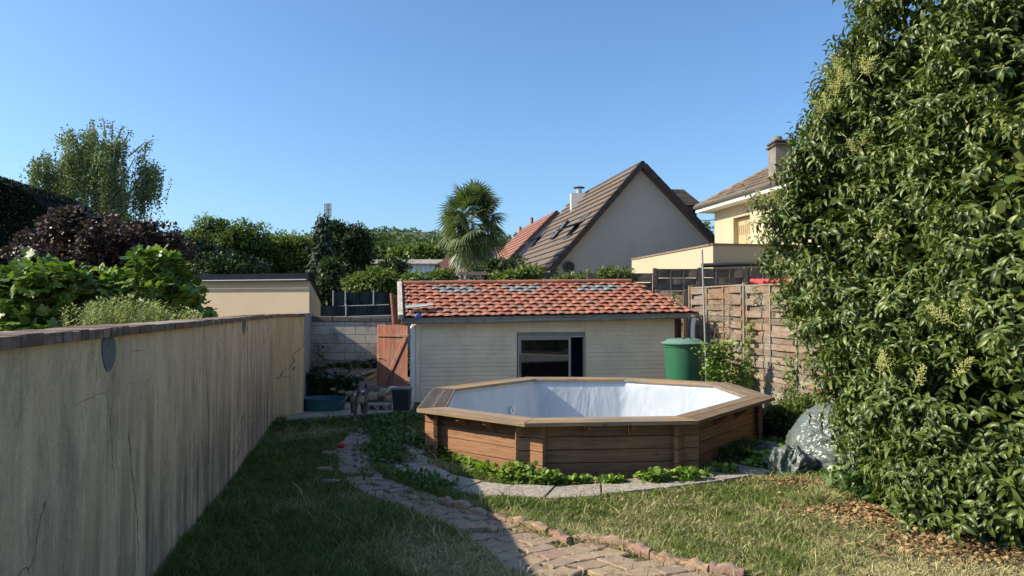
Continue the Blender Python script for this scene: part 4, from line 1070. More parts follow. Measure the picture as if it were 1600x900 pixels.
# dark green netting fences behind the block wall
NET = plain('green_netting', (.010,.020,.028), .95, .35, 2, .5, 50, stretch=(1,1,6), spec=.1)
NETP = plain('grey_post', (.25,.25,.24), .6, .1, 5)
def netfence(label, x0, x1, y0, y1, Yd, posts):
    a = W(x0, y0, Yd); b_ = W(x1, y0, Yd); zb = W(x0, y1, Yd).z; t = thing('screen_fence', label, 'fence', ((a.x+b_.x)/2, Yd, 0))
    mb = MB(); n = 20
    for k in range(n):
        xa = a.x+(b_.x-a.x)*k/n; xb = a.x+(b_.x-a.x)*(k+1)/n; mb.hexa([(xa,Yd+.006*math.sin(k),zb),(xb,Yd+.006*math.sin(k+1),zb),(xb,Yd+.006*math.sin(k+1)+.02,zb),(xa,Yd+.006*math.sin(k)+.02,zb),(xa,Yd+.006*math.sin(k*1.3),a.z),(xb,Yd+.006*math.sin(k*1.3+1.3),a.z),(xb,Yd+.006*math.sin(k*1.3+1.3)+.02,a.z),(xa,Yd+.006*math.sin(k*1.3)+.02,a.z)])
    mb.build('netting', NET, t)
    for p in posts:
        q = W(p, y0, Yd-.06); MB().tube([(q.x, q.y, 0), (q.x, q.y, a.z+.05)], .022, 8).build('post', NETP, t)
    MB().tube([(a.x, Yd-.06, zb), (b_.x, Yd-.06, zb+.05)], .018, 6).build('rail', NETP, t)
netfence('upper dark green screening fence on slim grey posts behind the block wall', 521, 608, 457, 479, 19.5, [521, 540, 584])
netfence('lower dark screening fence standing directly on the block wall', 501, 614, 478, 496, 18.0, [541])
o = MB().tube([W(617, 516, 16.6), W(612, 458, 16.6)], .045, 10).build('rusty_post', plain('rust_red', (.30,.11,.06), .85, .3, 8, .4)); tag(o, 'leaning rusty red iron post just left of the tiled roof', 'post')
o = MB().box(W(618,480,16.9).x, 16.9, 0, W(634,480,16.9).x, 17.0, W(620,462,16.9).z).build('brown_board', plain('dark_brown_board', (.10,.05,.035), .9, .3, 4)); tag(o, 'dark brown board fence end hidden between rusty post and roof verge', 'board')

# =================================================================== BUILDINGS
CREAM = plain('cream_render', (.56,.44,.295), .9, .05, 1, .2, 30, dirt=(.50,.39,.26), dirt_scale=.6)
YEL = plain('yellow_render', (.44,.365,.245), .9, .05, 1, .2, 30)
GREY = plain('grey_gable_render', (.42,.39,.34), .92, .07, .35, .25, 30, dirt=(.37,.345,.30), dirt_scale=.5)
PALE = plain('pale_grey_render', (.46,.46,.46), .9, .06, .6, .2)
DARKP = plain('dark_trim', (.035,.032,.03), .6, .3, 4)
def rooftiles(name, c, dark, rows, rowdir, colw):
    """tile courses driven by height (Z) and a horizontal direction"""
    m, t, b = nodes_mat(name); v = coords(t); s = t.nodes.new('ShaderNodeSeparateXYZ'); t.links.new(v, s.inputs[0])
    row = math_n(t, 'MULTIPLY', s.outputs['Z'], rows); fr_ = math_n(t, 'FRACT', row); fl = math_n(t, 'FLOOR', row)
    hd = math_n(t, 'ADD', math_n(t, 'MULTIPLY', s.outputs['X'], rowdir[0]/colw), math_n(t, 'MULTIPLY', s.outputs['Y'], rowdir[1]/colw))
    hd = math_n(t, 'ADD', hd, math_n(t, 'MULTIPLY', fl, .5)); cf = math_n(t, 'FRACT', hd)
    wn = t.nodes.new('ShaderNodeTexWhiteNoise'); wn.noise_dimensions = '2D'; cv = t.nodes.new('ShaderNodeCombineXYZ'); t.links.new(math_n(t, 'FLOOR', hd), cv.inputs[0]); t.links.new(fl, cv.inputs[1]); t.links.new(cv.outputs[0], wn.inputs['Vector'])
    col = ramp(t, [(0, mul(c, .72)), (.5, c), (1, mul(c, 1.3))], wn.outputs['Value'])
    col = mix(t, ramp(t, [(0, (1,1,1)), (.16, (0,0,0))], fr_), col, dark)
    col = mix(t, ramp(t, [(0, (.6,)*3), (.10, (0,0,0))], cf), col, dark)
    col = mix(t, ramp(t, [(.45, (0,0,0)), (.7, (.5,)*3)], tnoise(t, v, 1.2, 7, .75)), col, mul(c, .6))
    t.links.new(col, b.inputs['Base Color']); b.inputs['Roughness'].default_value = .85; bump(t, b, fr_, .6, .04); return m
BROWNT = rooftiles('brown_concrete_tiles', (.155,.115,.085), (.12,.088,.066), .01, (-.19,.98), .30)
REDT = rooftiles('red_roof_tiles', (.30,.13,.09), (.24,.10,.07), .01, (-.19,.98), .28)
BT2 = rooftiles('brown_hip_tiles', (.20,.145,.105), (.06,.045,.035), 5.66, (-.19,.98), .24)
def gable_house(name, label, apex, zeave_l, xl, zeave_r, xr, Yn, length, dirv, wallm, roofm, trim, over=.25):
    """gable face towards camera; apex Vector, eave feet given as local offsets along face direction"""
    t = thing(name, label, 'house', (apex.x, apex.y, 0))
    d = Vector((dirv[0], dirv[1], 0)).normalized(); f = Vector((d.y, -d.x, 0))
    L = apex+f*xl; L.z = zeave_l; R = apex+f*xr; R.z = zeave_r
    mb = MB(); mb.prism([Vector((L.x,L.y,0)), Vector((R.x,R.y,0)), R-UP*.02, apex-UP*.02, L-UP*.02], d*length); mb.build('wall', wallm, t)
    mb = MB(); th = .14
    def slab(P, Q):   # P ridge, Q eave
        s = (Q-P).normalized(); n = s.cross(d); n = n if n.z > 0 else -n; n.normalize()
        P2 = P-d*over; Q2 = Q+s*.3-d*over; LL = length+over*2
        mb.prism([P2+n*.01, Q2+n*.01, Q2+n*th, P2+n*th], d*LL); return n, s
    nl, sl = slab(apex, L); nr_, sr = slab(apex, R)
    for P, Q, n, s in ((apex, L, nl, sl), (apex, R, nr_, sr)):
        LL = (Q-P).length+.3; cnt = int(LL/.36); st_ = LL/cnt
        for k in range(cnt):
            A = P-d*(over-.05)+s*(k*st_)+n*(th+.004); B = P-d*(over-.05)+s*((k+1)*st_+.03)+n*(th+.075); A2 = A+d*(length+over*2-.1); B2 = B+d*(length+over*2-.1)
            mb.hexa([B-n*.05, B2-n*.05, A2-n*.002, A-n*.002, B, B2, A2+n*.01, A+n*.01])
    rf = mb.build('roof', roofm, t)
    tb = MB()
    for P, Q, n, s in ((apex, L, nl, sl), (apex, R, nr_, sr)):
        # stepped verge tiles
        LL = (Q-P).length+.3; cnt = int(LL/.33)
        for k in range(cnt):
            a = P+s*(LL*k/cnt)-d*(over+.02); b__ = P+s*(LL*(k+1.08)/cnt)-d*(over+.02)
            tb.beam(a+n*(th*.45+.03), b__+n*(th*.45-.01+.03), .10, th+.06, up=n)
    tb.build('verge', trim, rf)
    mb = MB(); cnt = int(length/.4)
    mb.tube([apex+UP*(.12)-d*(over+.03), apex+UP*.12+d*(length+over)], .11, 10); mb.build('ridge', trim, rf)
    return t, rf, d, f, L, R, nl, nr_, sl, sr
DIR = (-.19, .98)
ap = W(1000, 263, 26); 
lft = W(866, 417, 25.6); rgt = W(1113, 379, 26.4)
hx = gable_house('house', 'large house with grey gable wall, steep brown tiled roof and open roof windows', ap, lft.z, -(ap-lft).to_2d().length*1.0, rgt.z-.9, (rgt-ap).to_2d().length*1.33, 26, 8.6, DIR, GREY, BROWNT, plain('dark_verge_tile', (.05,.038,.032), .8, .3, 5))
H1, rf1, d1, f1_, L1, R1_, nl1, nr1, sl1, sr1 = hx
# roof windows (two open, one closed between them)
def on_plane(px, py, P, n):
    d = ray(px, py); o = Vector((0,0,H)); return o+d*((P-o).dot(n)/d.dot(n))
GLS = plain('sky_glass', (.25,.30,.34), .08, .05, 3, 0, spec=1.0)
for (cx, cy, wd_, ln, op) in ((843, 374, .80, 1.25, .28), (877, 362, .55, 1.0, 0), (903, 354, .95, 1.35, .42)):
    c = on_plane(cx, cy, ap+nl1*.15, nl1); U = sl1; V_ = d1
    mb = MB(); mb.obox(c, V_, U, nl1, -wd_/2, wd_/2, -ln/2, ln/2, -.02, .06); wn_ = mb.build('roof_window', plain('window_well', (.04,.04,.04), .8), rf1)
    # sash pivoting about its middle
    ca, sa = math.cos(op*1.3), math.sin(op*1.3); U2 = U*ca+nl1*sa; N2 = nl1*ca-U*sa
    mb = MB(); mb.obox(c+nl1*.10, V_, U2, N2, -wd_/2+.05, wd_/2-.05, -ln/2+.05, ln/2-.05, 0, .03); s_ = mb.build('pane', GLS, wn_)
    mb = MB()
    for a0, a1, b0, b1 in ((-wd_/2, -wd_/2+.05, -ln/2, ln/2), (wd_/2-.05, wd_/2, -ln/2, ln/2), (-wd_/2+.05, wd_/2-.05, -ln/2, -ln/2+.05), (-wd_/2+.05, wd_/2-.05, ln/2-.05, ln/2)): mb.obox(c+nl1*.10, V_, U2, N2, a0, a1, b0, b1, -.01, .05)
    mb.build('frame', DARKP, wn_)
# chimney near the far ridge end
p = W(904, 316, 32); mb = MB(); mb.box(p.x-.36, p.y-.3, p.z-1.2, p.x+.36, p.y+.3, p.z+.38); ch = mb.build('chimney', plain('white_chimney', (.62,.60,.55), .9, .08, 3), rf1)
MB().tube([(p.x+.02, p.y, p.z+.38), (p.x+.02, p.y, p.z+.62)], .12, 12).build('flue', plain('steel_flue', (.5,.5,.5), .3, .1, 5, metal=.8), ch)
MB().lathe((p.x+.02, p.y, p.z+.64), [(0, .08), (.26, .04), (.26, .0), (0, .0)], 16).build('cowl', DARKP, ch)
p = on_plane(917, 312, ap, nl1); MB().tube([p-UP*.1, p+UP*.32], .07, 8).build('vent_pipe', DARKP, rf1)
# dormer on the right slope
dm = W(1066, 312, 28.2); mb = MB()
zt_, zb_ = W(1066, 298, 28.2).z, W(1066, 322, 28.2).z
x0 = W(1035, 300, 28.2).x; x1 = W(1083, 300, 28.2).x
MB().box(x0, 28.2, zb_-2.2, x1, 30.2, zb_).build('dormer', GREY, H1)
mb = MB(); e = .3
mb.add([(x0-.2, 27.9, zt_+.02), (x1-.45, 27.9, zt_+.0), (x1+e, 27.8, zb_-.02), (x0-.2, 27.8, zb_-.0), (x0-.2, 30.4, zt_+.02), (x1-.45, 30.4, zt_), (x1+e, 30.5, zb_-.02), (x0-.2, 30.5, zb_)], [(0,1,2,3), (1,5,6,2), (4,5,1,0), (7,6,5,4), (3,2,6,7), (0,3,7,4)])
mb.build('dormer_roof', rooftiles('dormer_tiles', (.17,.12,.09), (.03,.022,.018), 5, (.98,.19), .28), H1)
mb = MB(); mb.box(x1-.02, 28.05, zb_-1.15, x1+.10, 28.25, zb_-.03); mb.build('dormer_trim', DARKP, H1)
mb = MB(); pp = on_plane(868, 421, ap, Vector((f1_.y, -f1_.x, 0)))
g_ = L1+sl1*.32+nl1*.02; mb.tube([g_-d1*.3, g_+d1*8.8], .075, 8); mb.tube([g_-d1*.2, g_-d1*.25-UP*.15+f1_*.10, g_-d1*.1-UP*.5+f1_*.42, g_-d1*.06-UP*3+f1_*.42], .055, 8); mb.build('gutter', plain('pvc_gutter', (.55,.54,.50), .5, .05), H1)
c = on_plane(889, 417, L1-d1*.05, -d1); mb = MB(); N = 20
vv = [c+f1_*math.cos(2*math.pi*j/N)*r_+UP*math.sin(2*math.pi*j/N)*r_-d1*o_ for r_, o_ in ((.20,0),(.20,.06),(.13,.06),(.13,.02),(.06,.02),(.06,.07),(.001,.07)) for j in range(N)]
mb.add(vv, [(i*N+j, i*N+(j+1) % N, (i+1)*N+(j+1) % N, (i+1)*N+j) for i in range(6) for j in range(N)]); mb.build('wall_vent', DARKP, H1)
# lean-to with dark beams at its left foot
mb = MB(); a = W(800, 428, 24.5); b_ = W(872, 430, 24.5)
lt = thing('pergola', 'dark wooden lean-to with slanting struts at the left foot of the grey gable house', 'pergola', ((a.x+b_.x)/2, 24.5, 0))
mb.box(a.x, 24.4, a.z-.12, b_.x, 24.55, a.z+.06); mb.beam((a.x, 24.5, a.z+.3), (b_.x, 24.5, a.z+.15), .12, .06); mb.build('beam', DARKP, lt)
for px in (812, 834, 856): q = W(px, 430, 24.6); MB().box(q.x-.06, 24.5, 0, q.x+.06, 24.62, a.z-.1).build('post', FWD, lt)
q = W(835, 438, 24.45); MB().beam(q, W(845, 426, 24.45), .06, .1).build('strut', FWV, lt)

# second house, red roof
ap = W(868, 336, 40); lft = W(779, 415, 39.6); rgt = W(905, 368, 40.5)
h2 = gable_house('house', 'white-walled house with a faded red tiled roof left of the grey gable house', ap, 3.0, -(ap.z-3.0)/1.0, ap.z-3.8, 3.8, 40, 8.5, DIR, PALE, REDT, plain('brown_verge', (.16,.07,.05), .8, .3, 5))
p = on_plane(831, 349, ap, h2[6]); MB().tube([p-UP*.1, p+UP*.4], .1, 8).build('vent_pipe', plain('red_vent', (.25,.10,.07), .8), h2[1])
p = on_plane(813, 362, ap, h2[6]); MB().tube([p-UP*.1, p+UP*.35], .1, 8).build('vent_pipe', MC['red_vent'], h2[1])
# third: pale grey house behind the palm
t = thing('house', 'plain light grey house wall with one small window behind the palm', 'house', (W(750,420,48).x, 48, 0))
a = W(712, 420, 48); b_ = W(810, 390, 48); mb = MB(); mb.prism([(a.x,48,0), (b_.x,48,0), (b_.x,48,W(0,388,48).z), (W(745,0,48).x,48,W(0,388,48).z), (a.x,48,W(0,427,48).z)], (0,6,0)); mb.build('wall', PALE, t)
q = W(757, 416, 48); MB().box(q.x-.28, 47.97, q.z-.3, q.x+.28, 48.02, q.z+.3).build('window', DARKP, t)
MB().box(a.x+1.4, 47.8, W(0,389,48).z, b_.x+.1, 54, W(0,386,48).z).build('roof', plain('grey_roof', (.22,.20,.19), .8, .2, 3), t)
# wooden frame standing behind the shed ridge
t = thing('timber_frame', 'small grey timber gate frame with slanting struts behind the shed ridge below the palm', 'frame', (W(738,430,19).x, 19, 0)); a = W(715, 428, 19); b_ = W(761, 427, 19)
MB().beam(a, b_, .08, .09).build('beam', FWV, t); MB().beam(W(724,441,19), W(736,430,19), .05, .06).build('strut', FWV, t); MB().beam(W(755,440,19), W(746,430,19), .05, .06).build('strut', FWV, t)
for px in (722, 754): q = W(px, 430, 19.05); MB().box(q.x-.04, 19.05, 0, q.x+.04, 19.13, q.z).build('post', FWV, t)
# industrial shed far behind
t = thing('warehouse', 'low far warehouse with pale blue corrugated wall and weathered roof', 'warehouse', (W(660,415,70).x, 70, 0))
m, tt_, b = nodes_mat('corrugated'); v = coords(tt_); s = tt_.nodes.new('ShaderNodeSeparateXYZ'); tt_.links.new(v, s.inputs[0])
tt_.links.new(ramp(tt_, [(.2, (.38,.44,.48)), (.8, (.56,.62,.66))], math_n(tt_, 'FRACT', math_n(tt_, 'MULTIPLY', s.outputs['X'], 2.2))), b.inputs['Base Color']); b.inputs['Roughness'].default_value = .6
x0, x1, x2 = W(566,410,70).x, W(680,410,70).x, W(716,410,67).x
z1 = W(0, 414, 70).z; z2 = W(0, 403, 72).z
MB().box(x0, 70, 0, x1, 76, z1).build('wall', m, t)
MB().hexa([(x0-.5,69.6,z1),(x1+.3,69.6,z1),(x1+.3,76,z2),(x0-.5,76,z2),(x0-.5,69.6,z1+.12),(x1+.3,69.6,z1+.12),(x1+.3,76,z2+.12),(x0-.5,76,z2+.12)]).build('roof', rooftiles('fibre_roof', (.30,.26,.22), (.16,.13,.11), 7, (1,0), .4), t)
mb = MB(); mb.prism([(x1+.05,69.8,0), (x1+2.6,69.0,0), (x1+2.6,69.0,z1-1.2), (x1+1.3,69.4,z2+.15), (x1+.05,69.8,z1-.3)], (.6,5,0)); mb.build('gable_wall', plain('brown_boarding', (.14,.065,.045), .85, .3, 2), t)
# left neighbour: cream building with dark flat fascia
t = thing('outbuilding', 'cream rendered outbuilding with dark flat roof edge beyond the left garden wall', 'building', (W(400,450,22).x, 22, 0))
a = W(483.5, 430, 22); dl = Vector((-.965, .26, 0)); a0 = Vector((a.x, 22, 0)); zt = W(0, 438.5, 22).z
e2 = Vector((.31, .95, 0)).normalized()
e2 = Vector((.10, .99, 0)).normalized(); pR = W(501, 470, 25.5); e2 = (Vector((pR.x, pR.y, 0))-a0).normalized(); LR = (Vector((pR.x, pR.y, 0))-a0).length
mb = MB(); b0 = a0+dl*7.5; c0 = a0+e2*LR; zr = W(501, 472, c0.y).z
mb.prism([a0, Vector((a0.x,a0.y,zt)), Vector((c0.x,c0.y,zr)), c0], dl*7.5); mb.build('wall', CREAM, t)
mb = MB(); sdn = Vector((dl.y, -dl.x, 0)); sdn = sdn if sdn.y < 0 else -sdn
zf = W(0, 427, 22).z
mb.hexa([(*(a0+sdn*.12-dl*.05).to_2d(), zt+.01), (*(b0+sdn*.12).to_2d(), zt+.01), (*(b0+Vector((0,.5,0))).to_2d(), zt+.01), (*(a0+Vector((0,.5,0))-dl*.05).to_2d(), zt+.01), (*(a0+sdn*.12-dl*.05).to_2d(), zf), (*(b0+sdn*.12).to_2d(), zf), (*(b0+Vector((0,.5,0))).to_2d(), zf), (*(a0+Vector((0,.5,0))-dl*.05).to_2d(), zf)])
NAVY = plain('dark_fascia', (.016,.020,.032), .9, .2, 3, spec=.1); mb.build('fascia', NAVY, t)
mb = MB(); mb.beam(Vector((a0.x,a0.y,zf-.02))+e2*.05, Vector((c0.x,c0.y,zr+.04)), .14, .10); mb.build('roof_edge', NAVY, t)
mb = MB(); mb.beam(Vector((*(a0+sdn*.17).to_2d(), zt+.03)), Vector((*(b0+sdn*.17).to_2d(), zt+.03)), .05, .03); mb.build('gutter', plain('white_gutter', (.45,.46,.47), .4, .1), t)
q = W(489, 492, 22.8); 
MB().obox(Vector((*(a0+e2*.9).to_2d(), 0)), e2, Vector((e2.y,-e2.x,0)), UP, 0, 1.2, -.03, .03, W(0,493,23).z-.6, W(0,491.5,23).z).build('window', plain('shade_glass', (.12,.11,.08), .3), t)
# far left: very tall dark clipped hedge (solid green wall in shade)
# yellow house
d = Vector((-.19, .98, 0)).normalized(); f = Vector((d.y, -d.x, 0))
FAR = Vector((W(1117, 400, 24).x, 24, 0)); ze = W(1117, 329, 24).z; LEN = 13.0; WID = 9.0
t = thing('house', 'yellow rendered house with brown hip roof, closed shutter and chimney behind the laurel', 'house', (FAR.x, FAR.y, 0)); YH = t
N0 = FAR-d*LEN
sx_a = on_plane(1146, 360, FAR, f); sx_b = on_plane(1172, 360, FAR, f)
sa = (FAR-sx_a).dot(d); sb = (FAR-sx_b).dot(d); zs1 = on_plane(1158, 338, FAR, f).z; zs0 = zs1-1.5
# wall with window recess (left face), other faces plain
mb = MB(); O = FAR; dn = -d
mb.obox(O, dn, f, UP, 0, sa, 0, .25, 0, ze); mb.obox(O, dn, f, UP, sb, LEN, 0, .25, 0, ze); mb.obox(O, dn, f, UP, sa, sb, 0, .25, zs1, ze); mb.obox(O, dn, f, UP, sa, sb, 0, .25, 0, zs0)
mb.obox(O, dn, f, UP, 0, .25, .25, WID, 0, ze-.01); mb.obox(O, dn, f, UP, LEN-.25, LEN, .25, WID, 0, ze-.01); mb.obox(O, dn, f, UP, 0.25, LEN-.25, WID-.25, WID-.01, 0, ze-.01)
mb.build('wall', YEL, t)
mb = MB(); SH = plain('ochre_shutter', (.42,.32,.17), .6, .08, 4)
half = (sb-sa)/2
for k in range(2): mb.obox(O, dn, f, UP, sa+.01+k*half, sa+(k+1)*half-.01, .17, .20, zs0, zs1-.02)
sh = mb.build('shutter', SH, t, bevel=.005)
mb = MB()
for k in range(2):
    for j in range(4):
        x = sa+k*half+half*(j+.7)/4.4
        mb.obox(O, dn, f, UP, x-.02, x+.02, .160, .169, zs1-.55, zs1-.25); mb.obox(O, dn, f, UP, x-.02, x+.02, .160, .169, zs1-1.05, zs1-.85)
mb.build('slots', plain('shutter_slot', (.22,.15,.07), .8), sh)
oh = .45; rz = 3.0
c4 = [O+d*oh-f*oh, O-d*(LEN+oh)-f*oh, O-d*(LEN+oh)+f*(WID+oh), O+d*oh+f*(WID+oh)]
c4 = [Vector((p.x, p.y, ze+.16)) for p in c4]; r0 = O-d*(WID/2-.3)+f*WID/2; r1 = O-d*(LEN-WID/2)+f*WID/2; r0 = Vector((r0.x, r0.y, ze+.16+rz)); r1 = Vector((r1.x, r1.y, ze+.16+rz))
mb = MB(); mb.add(c4+[r0, r1], [(0,1,5,4), (1,2,5), (2,3,4,5), (3,0,4), (0,3,2,1)])
for fa, fb, ta, tb_ in ((c4[0], c4[1], r0, r1), (c4[3], c4[0], r0, r0)):
    nn = (fb-fa).cross(ta-fa).normalized(); nn = nn if nn.z > 0 else -nn; cnt = 17
    for k in range(cnt):
        q0, q1 = k/cnt, (k+1)/cnt; A, B, C_, D_ = fa.lerp(ta, q0), fb.lerp(tb_, q0), fb.lerp(tb_, q1), fa.lerp(ta, q1)
        mb.hexa([A+nn*.005, B+nn*.005, C_+nn*.002, D_+nn*.002, A+nn*.065, B+nn*.065, C_+nn*.012, D_+nn*.012])
rfy = mb.build('roof', BT2, t)
mb = MB(); z_ = ze+.0
for a_, b__ in ((0,1),(1,2),(2,3),(3,0)): mb.beam(c4[a_]-UP*.12, c4[b__]-UP*.12, .05, .16)
mb.build('soffit_board', WHITEP, rfy)
mb = MB(); mb.add([p-UP*.17 for p in c4]+[p-UP*.19 for p in c4], [(0,1,2,3), (7,6,5,4)]); mb.build('soffit', WHITEP, rfy)
mb = MB(); mb.tube([c4[0]-f*.05-UP*.02, c4[1]-f*.05-UP*.02], .075, 8); mb.build('gutter', plain('dark_gutter', (.10,.085,.07), .6, .2), rfy)
mb = MB()
for a_, b__ in ((c4[0], r0), (r0, r1)): mb.tube([a_, b__], .09, 8)
mb.build('hip_tiles', BT2, rfy)
cq = W(1224, 232, 20.5); CH = plain('concrete_chimney', (.20,.18,.145), .95, .2, 4, .5, 30, dirt=(.13,.11,.09), dirt_scale=3)
k_ = 20.5/FPX; mb = MB(); mb.box(cq.x-12*k_, 20.5, cq.z-2.0, cq.x+14*k_, 21.1, cq.z+5*k_); chm = mb.build('chimney', CH, rfy)
mb = MB(); mb.box(cq.x-15*k_, 20.42, cq.z+5*k_, cq.x+17*k_, 21.18, cq.z+8*k_); mb.box(cq.x-11*k_, 20.52, cq.z+8*k_, cq.x+12*k_, 21.0, cq.z+11*k_); mb.box(cq.x-14*k_, 20.45, cq.z+11*k_, cq.x+15*k_, 21.15, cq.z+14*k_); mb.build('chimney_cap', plain('sooty_cap', (.09,.07,.06), .9, .3, 6), chm, bevel=.01)
MB().lathe((cq.x-3*k_, 20.8, cq.z+14*k_), [(.13, 0), (.14, .1), (.11, .16), (.0, .19)], 14).build('chimney_pot', CH, chm, smooth=True)
# annex with parapet
A0_ = W(1114, 381, 18); A0_.z = 0; za = W(1114, 381, 18).z; t = thing('annex', 'flat-roofed cream annex with brown-topped parapet, in front of the yellow house', 'building', (A0_.x, 18, 0))
B0_ = A0_+d*4.9+d*.9; mb = MB(); fr2 = f
mb.prism([A0_, B0_, B0_+fr2*5.5, A0_+fr2*5.5], UP*(za-.03)); mb.build('wall', YEL, t)
mb = MB(); mb.beam(Vector((A0_.x, A0_.y, za-.01))+fr2*.1-d*.04, Vector((B0_.x, B0_.y, za-.01))+fr2*.1, .26, .045); mb.beam(Vector((A0_.x, A0_.y, za-.008))-fr2*.03+d*.1, Vector((A0_.x, A0_.y, za-.008))+fr2*5.5+d*.1, .26, .045); mb.build('coping', plain('brown_coping', (.22,.15,.11), .8, .2, 3), t)
mb = MB(); q0 = W(1096, 415, 17.75); q1 = W(1215, 412, 17.75); mb.tube([q0, q0.lerp(q1, .5)+UP*.01, q1], .055, 8); o = mb.build('rolled_sheet', DARKP, smooth=True)
tag(o, 'long dark rolled sheet lying along the top of the dark fence below the annex', 'roll'); 
# wires
WIRE = DARKP
for k, (y0, y1, w_) in enumerate(((342, 343, 'upper'), (348, 357, 'lower'))):
    a = W(1086, y0, 28); b_ = W(1118, y1, 24); mid = a.lerp(b_, .5)-UP*.06
    o = MB().tube([a, mid, b_], .014, 5).build('cable', WIRE); tag(o, w_+' of two thin cables strung between the dormer and the yellow house', 'cable')
# antenna mast
c = W(512, 345, 160); k_ = 160/FPX; t = thing('antenna_mast', 'far telecom mast with drum-shaped antenna cage above the conifer', 'mast', (c.x, 160, 0))
AM = plain('mast_steel', (.28,.31,.30), .5, .1)
mb = MB(); mb.tube([(c.x, 160, 0), (c.x, 160, c.z+26*k_)], .12, 8); mb.build('pole', AM, t)
mb = MB()
for z in (26, 18, 8): 
    R = 5.2*k_; mb.tube([(c.x+R*math.cos(2*math.pi*j/16), 160+R*math.sin(2*math.pi*j/16), c.z+z*k_) for j in range(17)], .07, 5)
for j in range(8):
    a = 2*math.pi*j/8; mb.tube([(c.x+R*math.cos(a), 160+R*math.sin(a), c.z+6*k_), (c.x+R*math.cos(a), 160+R*math.sin(a), c.z+27*k_)], .08, 5)
mb.build('antenna_cage', AM, t)
# added stone wall, unseen behind the camera, gives the window something dark to reflect
o = MB().box(-4.5, -9.4, 0, 6.5, -9.0, 3.0).build('reflected_wall', plain('rubble_wall', (.34,.30,.24), .95, .4, 2.5, .8, 12, dirt=(.10,.11,.05), dirt_scale=1.5)); tag(o, 'unseen rough stone wall added behind the camera for the shed window to reflect', 'wall')
# =================================================================== TREES
BARK = plain('bark', (.10,.075,.055), .9, .4, 6, .6, 20)
# --- big glossy laurel-like tree on the right
LG = leafmat('laurel_leaf', (.032,.055,.010), (.105,.140,.024), trans=.15, rough=.40, spec=.42, third=(.22,.235,.06), back=(.12,.145,.04), nscale=.9)
ells = [E(1600,300,7.4,270,330,1.9), E(1370,330,8.0,140,130), E(1430,200,7.8,150,120), E(1520,70,7.4,170,150), E(1680,60,6.6,200,170), E(1500,470,7.4,210,200,1.5),
        E(1415,480,8.0,105,110), E(1480,640,7.2,160,130,1.0), E(1405,660,7.6,65,90,.5), E(1620,640,6.3,190,170,.9), E(1640,400,5.9,150,240,.9), E(1560,760,6.3,150,70,.8), E(1290,390,8.3,70,95,.6), E(1455,770,6.9,70,50,.5)]
lt = thing('laurel_tree', 'big evergreen tree with drooping glossy leaves filling the right side', 'tree', (W(1560,0,7.3).x, 7.3, 0))
EC = np.array([e[0] for e in ells]); ER_ = np.array([e[1] for e in ells])
def shell_points(n, lo=.80, hi=1.04, bias=True):
    out_p = []; out_d = []; ar = (ER_[:, 0]*ER_[:, 2]+ER_[:, 0]*ER_[:, 1]); pr = ar/ar.sum(); tot = 0
    while tot < n:
        m = n; i = RNG.choice(len(ells), m, p=pr); d = rdir(m); r = lo+(hi-lo)*RNG.random(m)
        bump_ = 1+.16*(np.array([mnoise.noise(Vector(q)*2.2+Vector((float(j)*3, 0, 0))) for q, j in zip(d, i)]))*1.6
        P = EC[i]+d*ER_[i]*(r*bump_)[:, None]
        q = np.linalg.norm((P[:, None, :]-EC[None])/ER_[None], axis=2).min(1)
        k = (q > .70) & (P[:, 2] > .12)
        if bias:  # side away from camera matters less
            k &= ~((d[:, 1] > .45) & (RNG.random(m) > .35))
        hol = np.array([mnoise.noise(Vector(q_)*1.25+Vector((4,1,7))) for q_ in P]); k &= (hol < .12) | (RNG.random(m) < .12)
        P = P[k]; dd = norm(d[k]/ER_[i][k]); out_p.append(P); out_d.append(dd); tot += len(P)
    return np.concatenate(out_p)[:n], np.concatenate(out_d)[:n]
SP, SD = shell_points(6300)
SP2, SD2 = shell_points(2400, .35, .85, False)
XP = []; XD = []; LST = []
for k in range(90):
    i = RNG.integers(len(SP)); d_ = norm(SD[i]+np.array([-.25, -.1, .25])+RNG.normal(size=3)*.3); L_ = RNG.uniform(.18, .42); st_ = [SP[i]]
    for j in range(1, 4):
        q_ = SP[i]+d_*L_*j/3+np.array([0, 0, -.10*(j/3)**2]); XP.append(q_); XD.append(d_+np.array([0, 0, -.35*j/3])); st_.append(q_)
    LST.append(st_)
SP = np.concatenate([SP, SP2, np.array(XP)]); SD = np.concatenate([SD, SD2, np.array(XD)])
# sprigs: stem with opposite arching leaves
C = []; D = []; Nn = []; SZ = []; stems = MB()
n_s = len(SP); axis = norm(SD*.75+rdir(n_s)*.55+np.array([0,0,.15])); ln = .16+.16*RNG.random(n_s)
for s in range(n_s):
    a = axis[s]; L_ = ln[s]; side = np.cross(a, [0,0,1.0]); side /= (np.linalg.norm(side)+1e-6); upv = np.cross(side, a); nl = 4 if s % 3 else 5
    rot = random.uniform(0, math.pi)
    for k in range(nl):
        t_ = .25+.7*k/(nl-1); base = SP[s]+a*(L_*t_)+np.array([0,0,-.05*t_*t_]); ang = rot+k*math.pi/2
        o_ = side*math.cos(ang)+upv*math.sin(ang)
        for sg in (1, -1):
            C.append(base); D.append(o_*sg*1.0+a*.55+np.array([0,0,-.22])+RNG.normal(size=3)*.15); Nn.append(a*.7+np.array([0,0,.75])+RNG.normal(size=3)*.15); SZ.append((.100+.06*random.random())*(1.1-.35*t_ if k < nl-1 else .7))
    C.append(SP[s]+a*L_); D.append(a+np.array([0,0,-.2])); Nn.append(upv+RNG.normal(size=3)*.2); SZ.append(.075)
V, Fa = leaves_mesh(np.array(C), np.array(D), np.array(Nn), np.array(SZ), *T_ARCH, wid=1.0)
np_mesh('crown', V, Fa, LG, lt, smooth=True)
